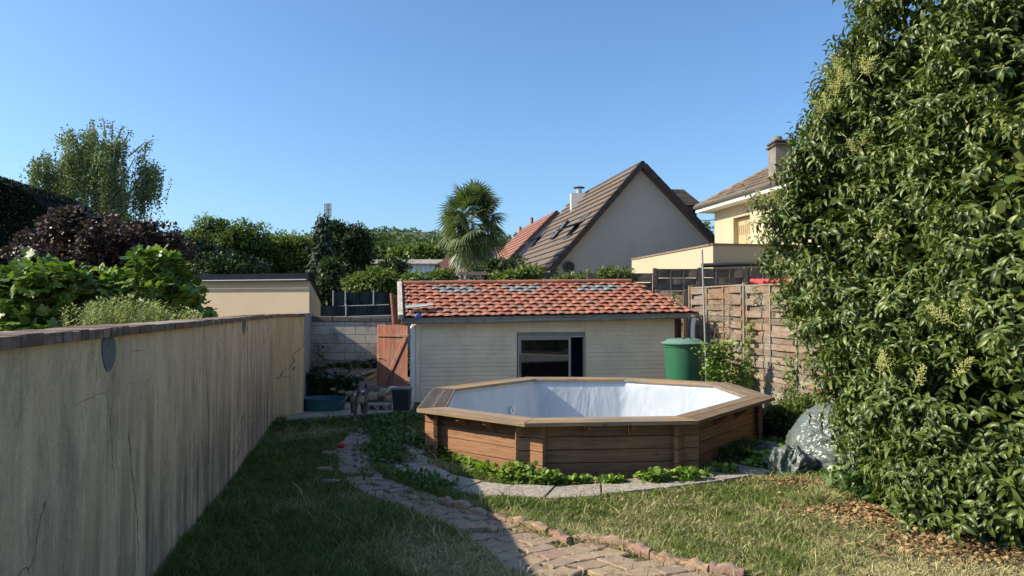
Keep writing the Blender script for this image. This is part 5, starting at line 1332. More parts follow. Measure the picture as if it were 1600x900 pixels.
n_i = 26000; ii_ = RNG.choice(len(ells), n_i, p=(ER_.prod(1)**.8)/(ER_.prod(1)**.8).sum()); IP = EC[ii_]+rdir(n_i)*ER_[ii_]*(.15+.72*RNG.random(n_i)**.5)[:, None]; IP = IP[IP[:, 2] > .1]
foliage('inner_leaves', IP, rdir(len(IP)), .12, LG, lt, tmpl=T_OVAL, droop=.3)
mb = MB(); base = Vector((W(1560,0,7.3).x, 7.3, 0))
for k in range(11):
    tip = Vector(EC[RNG.integers(len(EC))])+Vector(RNG.normal(size=3))*.4; b0 = base+Vector((random.uniform(-.5,.5), random.uniform(-.4,.4), 0)); pts = []; rs = []
    for j in range(8):
        q = j/7; pts.append(b0.lerp(tip, q)+Vector((random.uniform(-.07,.07), random.uniform(-.07,.07), .25*math.sin(math.pi*q)))); rs.append(.055*(1-q)+.010)
    mb.tube(pts, rs, 7)
    for b2_ in range(5):
        s0 = pts[random.randint(3, 6)]; i = RNG.integers(len(SP)); cand = [SP[RNG.integers(len(SP))] for _ in range(12)]; tp = min(cand, key=lambda c_: (Vector(c_)-s0).length); mb.tube([s0, s0.lerp(Vector(tp), .5)+Vector((0,0,.06)), Vector(tp)], [.016, .010, .005], 5)
for st_ in LST: mb.tube(st_, [.008, .006, .005, .003], 5)
mb.build('trunk', plain('laurel_bark', (.20,.155,.115), .85, .3, 8, .4, 30), lt, smooth=True)
# flower panicles
FL = plain('panicle', (.50,.50,.16), .8, .25, 20, 0, isl=.3)
def panicle_mesh():
    mb = MB(); 
    for k in range(26):
        t_ = k/26; a = k*2.4; r = .055*(1-t_*.75); z = .02+.16*t_; e = Vector((math.cos(a)*r, math.sin(a)*r, z+.03)); mb.tube([(0,0,z), e], [.0016, .0012], 3)
        for q in range(5):
            c = e.lerp(Vector((0,0,z)), q*.2)+Vector((random.uniform(-.008,.008), random.uniform(-.008,.008), random.uniform(-.008,.008))); s_ = .0055
            mb.add([c+Vector((s_,0,0)), c+Vector((0,s_,0)), c+Vector((-s_,0,0)), c+Vector((0,-s_,0)), c+Vector((0,0,s_)), c-Vector((0,0,s_))], [(0,1,4),(1,2,4),(2,3,4),(3,0,4),(1,0,5),(2,1,5),(3,2,5),(0,3,5)])
    mb.tube([(0,0,-.05),(0,0,.18)], [.003,.0015], 4); return mb
pan_px = [(1310,118),(1302,130),(1318,108),(1298,145),(1290,160),(1305,152),(1285,182),(1290,176),(1300,120),(1322,128),(1295,138),(1335,120),(1345,118),(1360,122),(1372,118),(1280,190),(1312,140),(1330,135),(1200,325),(1215,318),(1228,330),(1370,375),(1500,500),(1515,495),(1490,505),(1375,585),(1390,580),(1492,590),(1430,605),(1345,230),(1340,240)]
pm = None; pn = 0
srt = None
for px, py in pan_px:
    # nearest crown point under this pixel (towards the camera)
    pr = np.stack([800+FPX*SP[:, 0]/SP[:, 1], 480-FPX*(SP[:, 2]-H)/SP[:, 1]], 1); dd = np.hypot(pr[:, 0]-px, pr[:, 1]-py); cand = np.where(dd < 26)[0]
    if len(cand) == 0: cand = np.argsort(dd)[:3]
    i = cand[np.argmin(SP[cand, 1])]; P = W(px, py, SP[i, 1]-.12)
    if pm is None:
        o = panicle_mesh().build('flower_panicle', FL, lt); pm = o.data
    else:
        o = bpy.data.objects.new('flower_panicle', pm); COL.objects.link(o); o.parent = lt
    o.matrix_parent_inverse = Matrix.Identity(4); o.location = P-lt.location; o.rotation_euler = (random.uniform(-.6,.6), random.uniform(-.9,.2), random.uniform(0,6)); o.scale = (random.uniform(.8,1.25),)*3
    o['label'] = 'pale yellow-green flower panicle of the laurel tree'

# --- palm
PG = leafmat('palm_leaf', (.050,.080,.030), (.16,.20,.075), trans=.15, rough=.4, spec=.5, third=(.22,.21,.08))
pt = W(738, 350, 25); pb = Vector((pt.x, 25, 0)); palm = thing('palm_tree', 'tall fan palm with shaggy trunk rising behind the shed roof', 'palm', pb)
V_ = []; F_ = []
def frond(c, d, size, droop, dead=False):
    d = Vector(d).normalized(); tipc = c+d*(.62*size)+Vector((0,0,-droop*.12)); side = d.cross(UP).normalized() if abs(d.z) < .98 else Vector((1,0,0)); upn = side.cross(d).normalized(); ro = random.uniform(-1.1, 1.1); side, upn = side*math.cos(ro)+upn*math.sin(ro), upn*math.cos(ro)-side*math.sin(ro)
    o = len(V_); V_.extend([c-side*.012, c+side*.012, tipc+side*.012, tipc-side*.012]); F_.append((o, o+1, o+2, o+3))
    nb = 17
    for k in range(nb):
        a = -1.75+3.5*k/(nb-1); L = .60*size*(1-.12*abs(a)/2)*random.uniform(.9, 1.05); dr = d*math.cos(a)+side*math.sin(a); dr = (dr-upn*.1*abs(a)).normalized(); w_ = .030*size
        sd_ = dr.cross(upn).normalized(); m1 = tipc+dr*L*.55-UP*.04*droop; m2 = tipc+dr*L-UP*(.16*droop+.05)*L/.6
        o = len(V_); V_.extend([tipc-sd_*.006, tipc+sd_*.006, m1+sd_*w_, m1-sd_*w_, m2+sd_*.003, m2-sd_*.003]); F_.extend([(o, o+1, o+2, o+3), (o+3, o+2, o+4, o+5)])
cc = Vector((pt.x, 25, W(738, 345, 25).z))
for k in range(60):
    el = math.asin(1-2*((k+.5)/60)*.90); az = k*2.39996; d = Vector((math.cos(az)*math.cos(el), math.sin(az)*math.cos(el), math.sin(el)))
    dr = max(0, .5-d.z)*1.5; frond(cc+Vector((0,0,(d.z-.3)*.45+.1*(d.z < 0))), d+Vector((0,0,-.15*dr)), 1.15 if d.z > -.3 else 1.0, dr+.3)
for k in range(46):
    d = rdir(1)[0]; d[1] = -abs(d[1])*.9-.15; frond(cc+Vector((0, 0, .05+.35*d[2])), Vector(d)+Vector((0,0,-.1)), random.uniform(.55, .95), .6)
np_mesh('crown', np.array([tuple(v) for v in V_]), np.array(F_), PG, palm)
# hanging dead skirt
V_ = []; F_ = []
for k in range(26):
    az = random.uniform(0, 6.28); d = Vector((math.cos(az)*.5, math.sin(az)*.5, -1)); frond(cc-Vector((0,0,.35+.5*random.random())), d, .8, 1)
np_mesh('dead_fronds', np.array([tuple(v) for v in V_]), np.array(F_), leafmat('dead_palm', (.14,.11,.055), (.30,.24,.11), trans=.1, rough=.8, spec=.1), palm)
mb = MB(); pts = [(pb.x+.05*math.sin(k), 25, (cc.z-.35)*k/12) for k in range(13)]; mb.tube(pts, [.16+.03*math.sin(k*2.1) for k in range(13)], 10)
for k in range(160):
    z = random.uniform(1.5, cc.z-.5); a = random.uniform(0, 6.28); p = Vector((pb.x+.15*math.cos(a), 25+.15*math.sin(a), z)); mb.tube([p, p+Vector((math.cos(a)*.09, math.sin(a)*.09, random.uniform(-.15, .2)))], [.02, .006], 4)
mb.build('trunk', plain('shaggy_bark', (.10,.07,.045), .95, .4, 10, .8, 20), palm)

# --- weeping birch (left back)
base = Vector((W(165, 0, 30).x, 30, 0)); bt = thing('weeping_birch', 'tall weeping birch with hanging grey-green strands at the back left', 'tree', base)
GB = leafmat('birch_leaf', (.075,.11,.045), (.20,.24,.11), trans=.25, rough=.6, spec=.3)
k_ = 30/FPX; C = []; D = []; mb = MB()
def sil(x):  # top outline in pixels
    return np.interp(x, [45, 60, 80, 100, 120, 140, 165, 190, 210, 235, 250, 262, 275], [285, 262, 248, 222, 212, 200, 188, 205, 225, 240, 268, 290, 330])
CLB = []
for k in range(58):
    bx_ = float(np.clip(RNG.normal(162, 52), 58, 266)); CLB.append((bx_, sil(bx_)+6+RNG.random()**1.3*125, RNG.uniform(5, 11), random.uniform(-1.6, 1.6)))
for k in range(1350):
    cb_ = CLB[k % 58]; x = float(np.clip(RNG.normal(cb_[0], cb_[2]), 46, 277)); top = max(sil(x)+4, cb_[1]+abs(x-cb_[0])*.9+RNG.random()*10); y = 30+cb_[3]+random.uniform(-.4, .4); p = W(x, top, 30)
    p = Vector((p.x, y, p.z)); L_ = random.uniform(.5, 1.9); n_ = int(L_/.035); wob = random.uniform(0, 6)
    for j in range(n_):
        t_ = j/n_; q = p+Vector((.06*math.sin(wob+t_*4), .06*math.cos(wob+t_*3), -L_*t_)); C.append(q+Vector(RNG.normal(size=3))*.05); D.append(Vector(RNG.normal(size=3))*.6+Vector((0,0,-.8)))
for (x0, y0, x1, y1) in ((105,235,88,212),(130,230,92,218),(150,220,143,185),(165,215,160,182),(175,215,176,190),(190,235,205,205),(200,245,242,218),(215,240,238,222),(75,262,52,255),(120,225,97,216),(185,215,193,200),(225,250,230,224)):
    a = W(x0, y0, 30); b_ = W(x1, y1, 30); mid = a.lerp(b_, .6)+Vector((0,0,.15)); mb.tube([a, mid, b_], [.04,.02,.01], 5)
    for j in range(46): q = a.lerp(b_, j/46); C.append(q+Vector(RNG.normal(size=3))*.09); D.append(Vector(RNG.normal(size=3))+Vector((0,0,-.3)))
Cn = np.array([tuple(c) for c in C]); Dn = np.array([tuple(c) for c in D]); V, Fa = leaves_mesh(Cn, Dn, rdir(len(Cn)), .075+.045*RNG.random(len(Cn)), *T_SIMPLE, wid=1.3)
np_mesh('crown', V, Fa, GB, bt)
for k in range(14):
    x = random.uniform(90, 240); tip = W(x, sil(x)+20, 30); tip.y = 30+random.uniform(-1.5, 1.5); s_ = Vector((base.x, 30, random.uniform(2.5, 5))); mb.tube([s_, s_.lerp(tip, .5)+Vector((0,0,.7)), tip], [.09,.05,.012], 6)
mb.tube([base, base+Vector((.1,0,3)), base+Vector((0,0,8.5))], [.22,.18,.03], 9); mb.build('trunk', plain('birch_bark', (.30,.27,.23), .9, .4, 3), bt, smooth=True)

# --- purple plum, fig, pale shrub
PP = leafmat('purple_leaf', (.026,.017,.018), (.085,.052,.046), trans=.12, rough=.45, spec=.5, third=(.26,.16,.12))
tree('plum_tree', 'dark purple-leaved plum tree in front of the weeping birch', 'tree', (W(150,0,14).x, 14, 0), [E(150,390,14,100,58,1.3), E(230,395,14,62,48,1.0), E(75,395,14,50,38,.9), E(120,350,14,45,20,.8), E(150,470,14.2,110,60,1.2)], PP, .078, 460, .19, 80, .09, droop=.3, wid=1.6)
FG = leafmat('fig_leaf', (.055,.105,.022), (.19,.27,.06), trans=.30, rough=.45, spec=.4)
def shrub(name, label, cat, x, Y, ells, mat, size, n_cl, cl_r, per, tm, group=None, **kw):
    return tree(name, label, cat, (W(x, 0, Y).x, Y, 0), ells, mat, size, n_cl, cl_r, per, .045, BARK, tm, group, **kw)
shrub('fig_bush', 'left fig bush with broad lobed leaves behind the brick-topped wall', 'bush', 68, 9.0, [E(62,455,9,55,42,.6), E(25,450,9,22,22,.3), E(90,440,9,35,28,.4), E(70,520,9,60,50,.6)], FG, .135, 110, .16, 22, T_FIG, 'fig bushes behind the wall', droop=.1)
shrub('fig_bush', 'right fig bush, taller and reaching in front of the cream outbuilding', 'bush', 235, 9.6, [E(245,445,9.6,50,42,.6), E(262,415,9.6,22,20,.3), E(190,455,9.6,45,35,.5), E(292,480,9.6,27,30,.4), E(215,520,9.6,80,50,.6)], FG, .135, 150, .16, 23, T_FIG, 'fig bushes behind the wall', droop=.1)
SG = leafmat('sage_leaf', (.20,.25,.10), (.38,.44,.21), trans=.2, rough=.7, spec=.2)
C = []; D = []; st = MB(); pls = thing('sage_bush', 'pale grey-green upright shrub just behind the brick coping', 'bush', (W(195, 0, 7.0).x, 7.0, 0))
for k in range(150):
    x = random.uniform(98, 312) if k % 2 else random.uniform(130, 250); hgt = 497-random.uniform(6, 40)*(1-abs(x-190)/190); p1 = W(x, hgt, 7.0+random.uniform(-.3, .5)); p0 = Vector((p1.x+random.uniform(-.1, .1), p1.y, p1.z-.55)); st.tube([p0, p1], [.006, .002], 4)
    for j in range(36): t_ = j/36; q = p0.lerp(p1, t_); a = j*2.4; C.append(q); D.append(Vector((math.cos(a), math.sin(a), .7)))
V, Fa = leaves_mesh(np.array([tuple(c) for c in C]), np.array([tuple(c) for c in D]), rdir(len(C))*.4+np.array([0,0,1]), .045+.03*RNG.random(len(C)), *T_SIMPLE, wid=.42)
np_mesh('foliage', V, Fa, SG, pls); st.build('stems', BARK, pls)
for x in (110, 160, 200, 250, 300): pass
# --- tall dark clipped hedge on the far left
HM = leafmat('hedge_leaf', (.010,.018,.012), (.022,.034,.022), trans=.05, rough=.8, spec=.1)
hp = [W(x_, y_, 16) for x_, y_ in ((-160,235),(0,283),(35,296),(58,312),(76,335),(86,375),(92,420))]
pr = [(p.x, p.z) for p in hp]; hd = thing('tall_hedge', 'towering dark clipped conifer hedge in shade at the far left edge', 'hedge', (hp[1].x, 16.5, 0))
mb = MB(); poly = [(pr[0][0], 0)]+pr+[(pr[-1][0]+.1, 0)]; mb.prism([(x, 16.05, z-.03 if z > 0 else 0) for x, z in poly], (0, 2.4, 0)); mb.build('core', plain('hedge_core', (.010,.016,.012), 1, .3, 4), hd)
n_ = 26000; xs_ = pr[0][0]+(pr[-1][0]-pr[0][0])*RNG.random(n_); zt_ = np.interp(xs_, [p[0] for p in pr], [p[1] for p in pr]); z_ = zt_*RNG.random(n_)**.8; P = np.stack([xs_, 16.0+.05*RNG.random(n_), z_], 1)
n2 = 6000; x2 = pr[0][0]+(pr[-1][0]-pr[0][0])*RNG.random(n2); P2 = np.stack([x2, 16+2.3*RNG.random(n2), np.interp(x2, [p[0] for p in pr], [p[1] for p in pr])], 1); P = np.concatenate([P, P2])
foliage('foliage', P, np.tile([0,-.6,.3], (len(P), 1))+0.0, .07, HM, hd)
# --- mid distance trees
G1 = leafmat('green_leaf', (.045,.078,.020), (.16,.22,.06), trans=.25, rough=.55, spec=.3)
G2 = leafmat('yellow_green_leaf', (.06,.095,.022), (.17,.22,.06), trans=.25, rough=.55, spec=.3)
G3 = leafmat('dark_conifer', (.014,.030,.018), (.050,.078,.040), trans=.08, rough=.6, spec=.3)
G4 = leafmat('dark_leaf', (.020,.040,.016), (.065,.10,.035), trans=.15, rough=.5, spec=.35)
g = 'garden trees behind the outbuilding'
tree('leafy_tree', 'bright loose-crowned tree right of the purple plum', 'tree', (W(350,0,34).x, 34, 0), [E(350,392,34,62,45), E(330,360,34,25,28), E(375,358,34,18,25), E(400,370,34,20,22), E(305,400,34,40,38), E(345,440,34,75,45)], G1, .16, 460, .40, 80, .15, group=g)
tree('leafy_tree', 'lower dark green tree behind the dark fascia', 'tree', (W(300,0,29).x, 29, 0), [E(300,410,29,50,30), E(350,425,29,60,25)], G4, .16, 200, .38, 75, .13, group=g)
tree('leafy_tree', 'rounded yellow-green tree just left of the dark conifer', 'tree', (W(450,0,36).x, 36, 0), [E(445,405,36,48,32), E(470,390,36,26,24), E(438,378,36,16,14), E(440,440,36,60,40)], G2, .17, 320, .40, 75, .15, group=g)
tree('leafy_tree', 'narrow pointed tree between the bright tree and the yellow-green tree', 'tree', (W(413,0,44).x, 44, 0), [E(413,395,44,16,26), E(425,385,44,10,18), E(412,430,44,22,30)], G1, .26, 90, .4, 45, .12, group=g)
# conifer
cb = Vector((W(507, 0, 30).x, 30, 0)); cf = thing('conifer', 'tall dark spruce with pointed top below the telecom mast', 'tree', cb); P = []; O_ = []; top = W(507, 337, 30).z; tb_ = MB()
for k in range(300):
    q = RNG.random()**.75; z = top-q*(top-.8); r = (.12+1.05*q)*(.6+.4*RNG.random()); a = RNG.random()*6.28; n_ = int(16+46*q)
    tip = np.array([cb.x+r*math.cos(a), 30+r*math.sin(a), z-.15*r]); root = np.array([cb.x, 30, z+.1]); t_ = RNG.random(n_)**.6
    pp = root+(tip-root)*t_[:, None]+RNG.normal(size=(n_, 3))*.09*np.array([1,1,1.3]); P.append(pp); O_.append(np.tile((tip-root)/max(r, .1)+np.array([0,0,-.3]), (n_, 1)))
foliage('crown', np.concatenate(P), norm(np.concatenate(O_)), .20, G3, cf, droop=.5, wid=.8)
tb_.tube([cb, cb+Vector((0,0,top-.1))], [.16, .02], 8); tb_.build('trunk', BARK, cf)
tree('leafy_tree', 'dark broad tree joined to the right of the spruce', 'tree', (W(548,0,32).x, 32, 0), [E(545,395,32,36,38), E(530,365,32,18,18), E(560,375,32,17,22), E(548,440,32,42,40)], G4, .15, 300, .34, 85, .14, group=g)
tree('small_tree', 'dark round bush tree in front of the far warehouse', 'tree', (W(610,0,34).x, 34, 0), [E(612,420,34,24,16), E(600,430,34,20,14)], G4, .2, 70, .3, 45, .08, group='shrubs behind the netting fence')
tree('large_shrub', 'pale green rounded shrub right behind the upper screening fence', 'bush', (W(585,0,22).x, 22, 0), [E(590,440,22,36,16), E(565,445,22,25,14), E(615,446,22,20,12), E(590,470,23,45,20)], G2, .15, 170, .24, 42, .06, group='shrubs behind the netting fence')
tree('small_tree', 'narrow dark sapling between cream outbuilding and screening fence', 'tree', (W(510,0,26).x, 26, 0), [E(510,455,26,14,32), E(520,430,26,16,30)], G4, .17, 90, .28, 45, .08)
# shrubs peeping above the shed ridge
g = 'bushes above the shed ridge'
def ridge_bush(label, x, Y, el, mat, n_, s=.12): shrub('bush', label, 'bush', x, Y, el, mat, s, n_, .16, 32, T_SIMPLE, g, droop=.2)
ridge_bush('low leafy bush above the left end of the shed ridge', 650, 19.5, [E(652,438,19.5,22,9,.4), E(690,434,19.5,20,8,.4)], G2, 60)
ridge_bush('darker bush left of the grey gable house, above the ridge', 775, 21, [E(775,422,21,30,16,.5), E(805,415,21,18,12,.4), E(760,432,21,25,12,.4)], G4, 90)
ridge_bush('bright bush in front of the dark lean-to above the ridge', 800, 19.8, [E(800,434,19.8,30,9,.4), E(825,428,19.8,22,10,.4)], G2, 60)
ridge_bush('thin creeper below the grey gable above the ridge', 900, 18.6, [E(905,434,18.6,20,6,.3), E(880,438,18.6,18,5,.3)], G2, 22, .1)
ridge_bush('creeper with small leaves climbing over the left end of the dark fence', 950, 17.0, [E(955,424,17.1,28,4,.2), E(975,434,17.1,24,5,.2), E(945,436,17.1,16,5,.2)], G2, 26, .09)
tree('small_tree', 'small far tree between the grey gable and the yellow house', 'tree', (W(1105,0,60).x, 60, 0), [E(1104,362,60,8,16), E(1104,400,60,10,30)], G1, .3, 40, .5, 40, .1)
# --- forest on the hills (one wooded mass)
n_cl = 1500; xs_ = RNG.uniform(150, 1450, n_cl); P = []; O_ = []
prof = ([200,330,420,500,570,640,700,760,830,950,1080,1200,1700], [386,382,376,370,364,362,366,370,374,388,388,375,385])
for x in xs_:
    q = RNG.random()**.8; Yc = 330-200*q*.95; ytop = np.interp(x, *prof); py = ytop+3+q*34; c = W(x, py, Yc); R = RNG.uniform(2.2, 4.6); n_ = 75
    d = rdir(n_); pp = np.array(c)+d*R*np.array([1, 1, .85])*(RNG.random(n_)**.25)[:, None]; P.append(pp); O_.append(d)
P = np.concatenate(P); O_ = np.concatenate(O_)
HF = leafmat('hazy_forest_leaf', (.055,.085,.040), (.115,.150,.062), trans=.15, rough=.8, spec=.1, nscale=.035)  # slight distance haze mixed into the far leaf colours
o = foliage('forest', P, O_, 1.35, HF, droop=.1, wid=1.5); tag(o, 'wooded hillside far behind the roofs', 'forest', kind='stuff')
tree('leafy_tree', 'yellow-green rounded tree standing at the foot of the wooded hill behind the warehouse', 'tree', (W(655,0,100).x, 100, 0), [E(655,396,100,26,10), E(630,400,100,18,8), E(668,402,100,22,8)], G2, .6, 120, 1.0, 45, .2)

# =================================================================== IVY, VINES, WEEDS
IV = leafmat('ivy_leaf', (.016,.040,.014), (.055,.10,.03), trans=.12, rough=.4, spec=.5)
WG = leafmat('weed_leaf', (.09,.17,.025), (.25,.36,.07), trans=.3, rough=.5, spec=.4)
n_ = 15000; x = RNG.uniform(-4.5, -2.0, n_); y = RNG.uniform(13.92, 16.9, n_); dens = fbm(x*2, y*2, 11)
k = (dens > .40) & ((x < -3.0) | (y > 15.0)) & ~((x > -3.05) & (y < 14.9)) & ~((x > -3.5) & (y > 14.6) & (y < 15.3) & (dens < .55)); x = x[k]; y = y[k]
z = .28+.16*(y-13.9)/3+.16*fbm(x*2.5, y*2.5, 12)+.05*RNG.random(len(x))+.35*np.clip((x+3.4), 0, .8)*np.clip((y-15)/1.5, 0, 1)
front = RNG.random(len(x)) < .25; y = np.where(front & (x < -2.9), 13.8+.1*RNG.random(len(x)), y); z = np.where(front & (x < -2.9), z*RNG.random(len(x))**.5+.05, z)
o = foliage('ivy', np.stack([x, y, z], 1), np.tile([0,-.5,.6], (len(x), 1)), .085, IV, tmpl=T_OVAL, droop=.2, wid=1.3); tag(o, 'dark ivy covering the bank below the block wall', 'ivy', kind='stuff')
def vine(label, px, top, bot, Yd, spread, n_, mat=WG, size=.06, group='climbing vines on the woven fence', bare=False):
    p0 = W(px, bot, Yd); p1 = W(px+random.uniform(-6, 6), top, Yd); t = thing('vine', label, 'vine', (p0.x, p0.y, max(0, p0.z)), group); mb = MB(); C = []; O_ = []
    for s_ in range(5):
        a = p0+Vector((random.uniform(-1,1)*spread*.4, random.uniform(-.05,.02), 0)); pts = []
        for j in range(8):
            q = j/7; pts.append(a.lerp(p1, q)+Vector((random.uniform(-1,1)*spread*(.3+.5*q), random.uniform(-.06,.02), 0)))
        mb.tube(pts, [.006*(1-j/9)+.002 for j in range(8)], 4)
        if not bare:
            for j in range(n_//5): q = RNG.random(); i = min(6, int(q*7)); b0 = pts[i].lerp(pts[i+1], q*7-i); C.append(tuple(b0+Vector((RNG.normal()*spread*.3, -abs(RNG.normal())*.05-.02, RNG.normal()*.05)))); O_.append((RNG.normal()*.4, -.8, .3))
    mb.build('stems', plain('vine_stem', (.20,.14,.09), .9, .3), t)
    if C: foliage('foliage', np.array(C), np.array(O_), size, mat, t, tmpl=T_OVAL, droop=.3, wid=1.4)
vine('leafy vine climbing the first fence post beside the pool', 1168, 500, 610, 13.55, .16, 170)
vine('dense leafy vine at the foot of the thin metal pole', 1120, 535, 600, 13.0, .42, 650, size=.07)
vine('second low bushy vine between metal pole and fence post', 1150, 560, 612, 13.1, .3, 300, size=.07)
vine('sparse green shoot on the middle of the last sunlit panel', 1235, 560, 612, 12.3, .22, 60)
vine('withered bare creeper on the upper left fence panel', 1120, 452, 560, 14.35, .5, 40, size=.05)
vine('dry straw-coloured creeper at the top of the fence post', 1185, 446, 475, 13.4, .25, 90, mat=leafmat('dry_leaf', (.30,.24,.10), (.5,.42,.2), trans=.2, rough=.8), size=.04)
vine('dry creeper tuft at the right verge of the tiled roof', 1050, 458, 480, 15.2, .12, 30, mat=MC['dry_leaf'], size=.04)
vine('sparse vine on the block wall above the ivy', 505, 540, 585, 16.9, .18, 60, mat=IV)
# bush at the fence foot, right of pool
shrub('bush', 'feathery bright green bush between pool and tarpaulin heap', 'bush', 1248, 10.6, [E(1250,636,10.6,38,26,.4), E(1225,655,10.6,30,28,.4), E(1280,640,10.8,30,20,.35)], G2, .055, 150, .12, 60, T_SIMPLE, droop=0)
shrub('bush', 'low dark bush in the shadow of the pool corner', 'bush', 1212, 10.4, [E(1212,668,10.4,22,22,.3), E(1235,680,10.2,22,16,.3)], G4, .06, 60, .12, 40, T_OVAL, droop=0.1)
# weeds around the pool foot
C = []; O_ = []
def weeds(px0, py0, px1, py1, n_, w_, h_, zb=0):
    a = G(px0, py0); b_ = G(px1, py1)
    for k in range(n_):
        q = RNG.random(); c = a.lerp(b_, q); s = fbm(np.array([q*9+px0]), np.array([1.]), 5)[0]
        if RNG.random() > s*3-1.1: continue
        hh = h_*(.4+1.1*s); 
        for j in range(9): C.append((c.x+RNG.normal()*w_*.5, c.y+RNG.normal()*w_*.35, abs(RNG.random())*hh)); O_.append((RNG.normal()*.6, -.5+RNG.normal()*.4, .6))
weeds(700, 722, 800, 754, 120, .11, .08); weeds(790, 750, 870, 760, 170, .14, .14); weeds(860, 756, 1000, 756, 80, .08, .05); weeds(1000, 755, 1090, 751, 130, .12, .11); weeds(1085, 748, 1210, 728, 120, .14, .10); weeds(1195,730,1240,722,80,.15,.15)
o = foliage('weeds', np.array(C), np.array(O_), .062, WG, tmpl=T_OVAL, droop=0, wid=1.25); tag(o, 'low bright leafy weeds along the foot of the pool', 'weeds', kind='stuff')
C = []; O_ = []
weeds(650, 690, 700, 722, 220, .2, .14); weeds(600, 675, 665, 700, 260, .4, .07); weeds(590,700,640,745,200,.3,.06); weeds(600,668,665,648,250,.3,.10); weeds(1130,720,1210,700,300,.3,.12); weeds(640, 745,690,765,60,.2,.05); weeds(430,668,560,660,120,.25,.07); weeds(560,661,650,650,140,.12,.07)
o = foliage('weeds', np.array(C), np.array(O_), .06, leafmat('weed_dark', (.035,.08,.018), (.10,.17,.04), trans=.25, rough=.5), tmpl=T_OVAL, droop=0, wid=1.1); tag(o, 'darker weeds beside the path and at the left pool corner', 'weeds', kind='stuff')
# leafy undergrowth at the foot of the laurel
C = []; O_ = []
for (px0, py0, px1, py1, n_) in ((1430,815,1600,838,260), (1330,770,1440,800,120), (1570,825,1640,840,80)):
    a = G(px0, py0); b_ = G(px1, py1)
    for k in range(n_):
        c = a.lerp(b_, RNG.random())
        for j in range(6): C.append((c.x+RNG.normal()*.12, c.y+RNG.normal()*.15, RNG.random()*.18)); O_.append((RNG.normal()*.6, -.5, .6))
o = foliage('undergrowth', np.array(C), np.array(O_), .09, leafmat('under_leaf', (.035,.08,.02), (.11,.19,.045), trans=.2, rough=.4), tmpl=T_OVAL, droop=0, wid=1.1); tag(o, 'green seedlings and low leaves under the laurel tree', 'undergrowth', kind='stuff')
# dry fallen leaves
C = []; O_ = []
for (px, py, rx, ry, n_) in ((1345,800,.28,.22,900), (1238,755,.25,.12,450), (1560,855,.9,.35,1300), (1400,815,.5,.22,700), (1490,845,.6,.25,700), (1310,780,.4,.2,200), (1250,800,.3,.2,90)):
    c = G(px, py)
    for k in range(n_): C.append((c.x+RNG.normal()*rx*.6, c.y+RNG.normal()*ry*.6, .012+.03*RNG.random())); O_.append((RNG.normal(), RNG.normal(), .05))
o = foliage('dry_leaves', np.array(C), np.array(O_), .034, leafmat('fallen_leaf', (.12,.07,.035), (.40,.25,.12), trans=.1, rough=.8, spec=.2, third=(.60,.45,.25)), tmpl=T_OVAL, droop=0, tilt=.4, wid=1.3); tag(o, 'brown fallen leaves scattered under the laurel tree', 'leaf litter', kind='stuff')

# =================================================================== TARPAULIN HEAP
def tarp(name, c, R, seed, mat, fold=.05, skirt=.25):
    n, m_ = 200, 100; V = []; F = []
    for j in range(m_+1):
        th = (math.pi/2)*j/m_
        for k in range(n):
            ph = 2*math.pi*k/n; d = Vector((math.cos(ph)*math.sin(th), math.sin(ph)*math.sin(th), math.cos(th)))
            ang_f = 1+.13*mnoise.noise(Vector((math.cos(ph)*1.5, math.sin(ph)*1.5, seed)))
            p = Vector((d.x*R[0]*ang_f, d.y*R[1]*ang_f, (max(0, d.z)**.85)*R[2]))
            low = (th/(math.pi/2))**4
            q = p*3.0+Vector((seed*5, 0, 0)); wv = Vector((mnoise.noise(q*.8), mnoise.noise(q*.8+Vector((9,0,0))), mnoise.noise(q*.8+Vector((0,9,0)))))*1.4
            r1 = 1-abs(mnoise.noise(q*1.1+wv)); r2 = 1-abs(mnoise.noise(q*2.6+wv*1.6)); r3 = 1-abs(mnoise.noise(q*6+wv*2))
            f = (2*r1-1)*.55+(2*r2-1)*.38+(2*r3-1)*.22+.35
            p = p+d*fold*(f-.7)*(1+1.3*low)+Vector((d.x, d.y, 0))*skirt*low*(.6+.5*mnoise.noise(Vector((math.cos(ph)*4, math.sin(ph)*4, seed+2))))
            p.z = max(.015, p.z+low*.04*(r2-.5)); V.append((c.x+p.x, c.y+p.y, p.z))
    for j in range(m_):
        for k in range(n): F.append((j*n+k, j*n+(k+1) % n, (j+1)*n+(k+1) % n, (j+1)*n+k))
    return np_mesh(name, np.array(V), np.array(F), mat, smooth=True)
m, t, b = nodes_mat('tarp_sheet'); v = coords(t)
nv = t.nodes.new('ShaderNodeTexNoise'); nv.inputs['Scale'].default_value = 3.5; nv.inputs['Detail'].default_value = 4; t.links.new(v, nv.inputs['Vector'])
ma = t.nodes.new('ShaderNodeVectorMath'); ma.operation = 'MULTIPLY_ADD'; ma.inputs[1].default_value = (.35,.35,.35); t.links.new(nv.outputs['Color'], ma.inputs[0]); t.links.new(v, ma.inputs[2])
hs = None
for sc_, wt in ((4.5, .6), (10, .35), (24, .16)):
    vo = t.nodes.new('ShaderNodeTexVoronoi'); vo.feature = 'F1'; vo.inputs['Scale'].default_value = sc_; t.links.new(ma.outputs[0], vo.inputs['Vector'])
    h = math_n(t, 'MULTIPLY', vo.outputs['Distance'], wt); hs = h if hs is None else math_n(t, 'ADD', hs, h)
t.links.new(ramp(t, [(.3, (.085,.105,.092)), (.7, (.14,.165,.145))], tnoise(t, v, 3, 6, .7)), b.inputs['Base Color']); b.inputs['Roughness'].default_value = .36; b.inputs['Specular IOR Level'].default_value = .6
bump(t, b, hs, .9, .05); TP = m
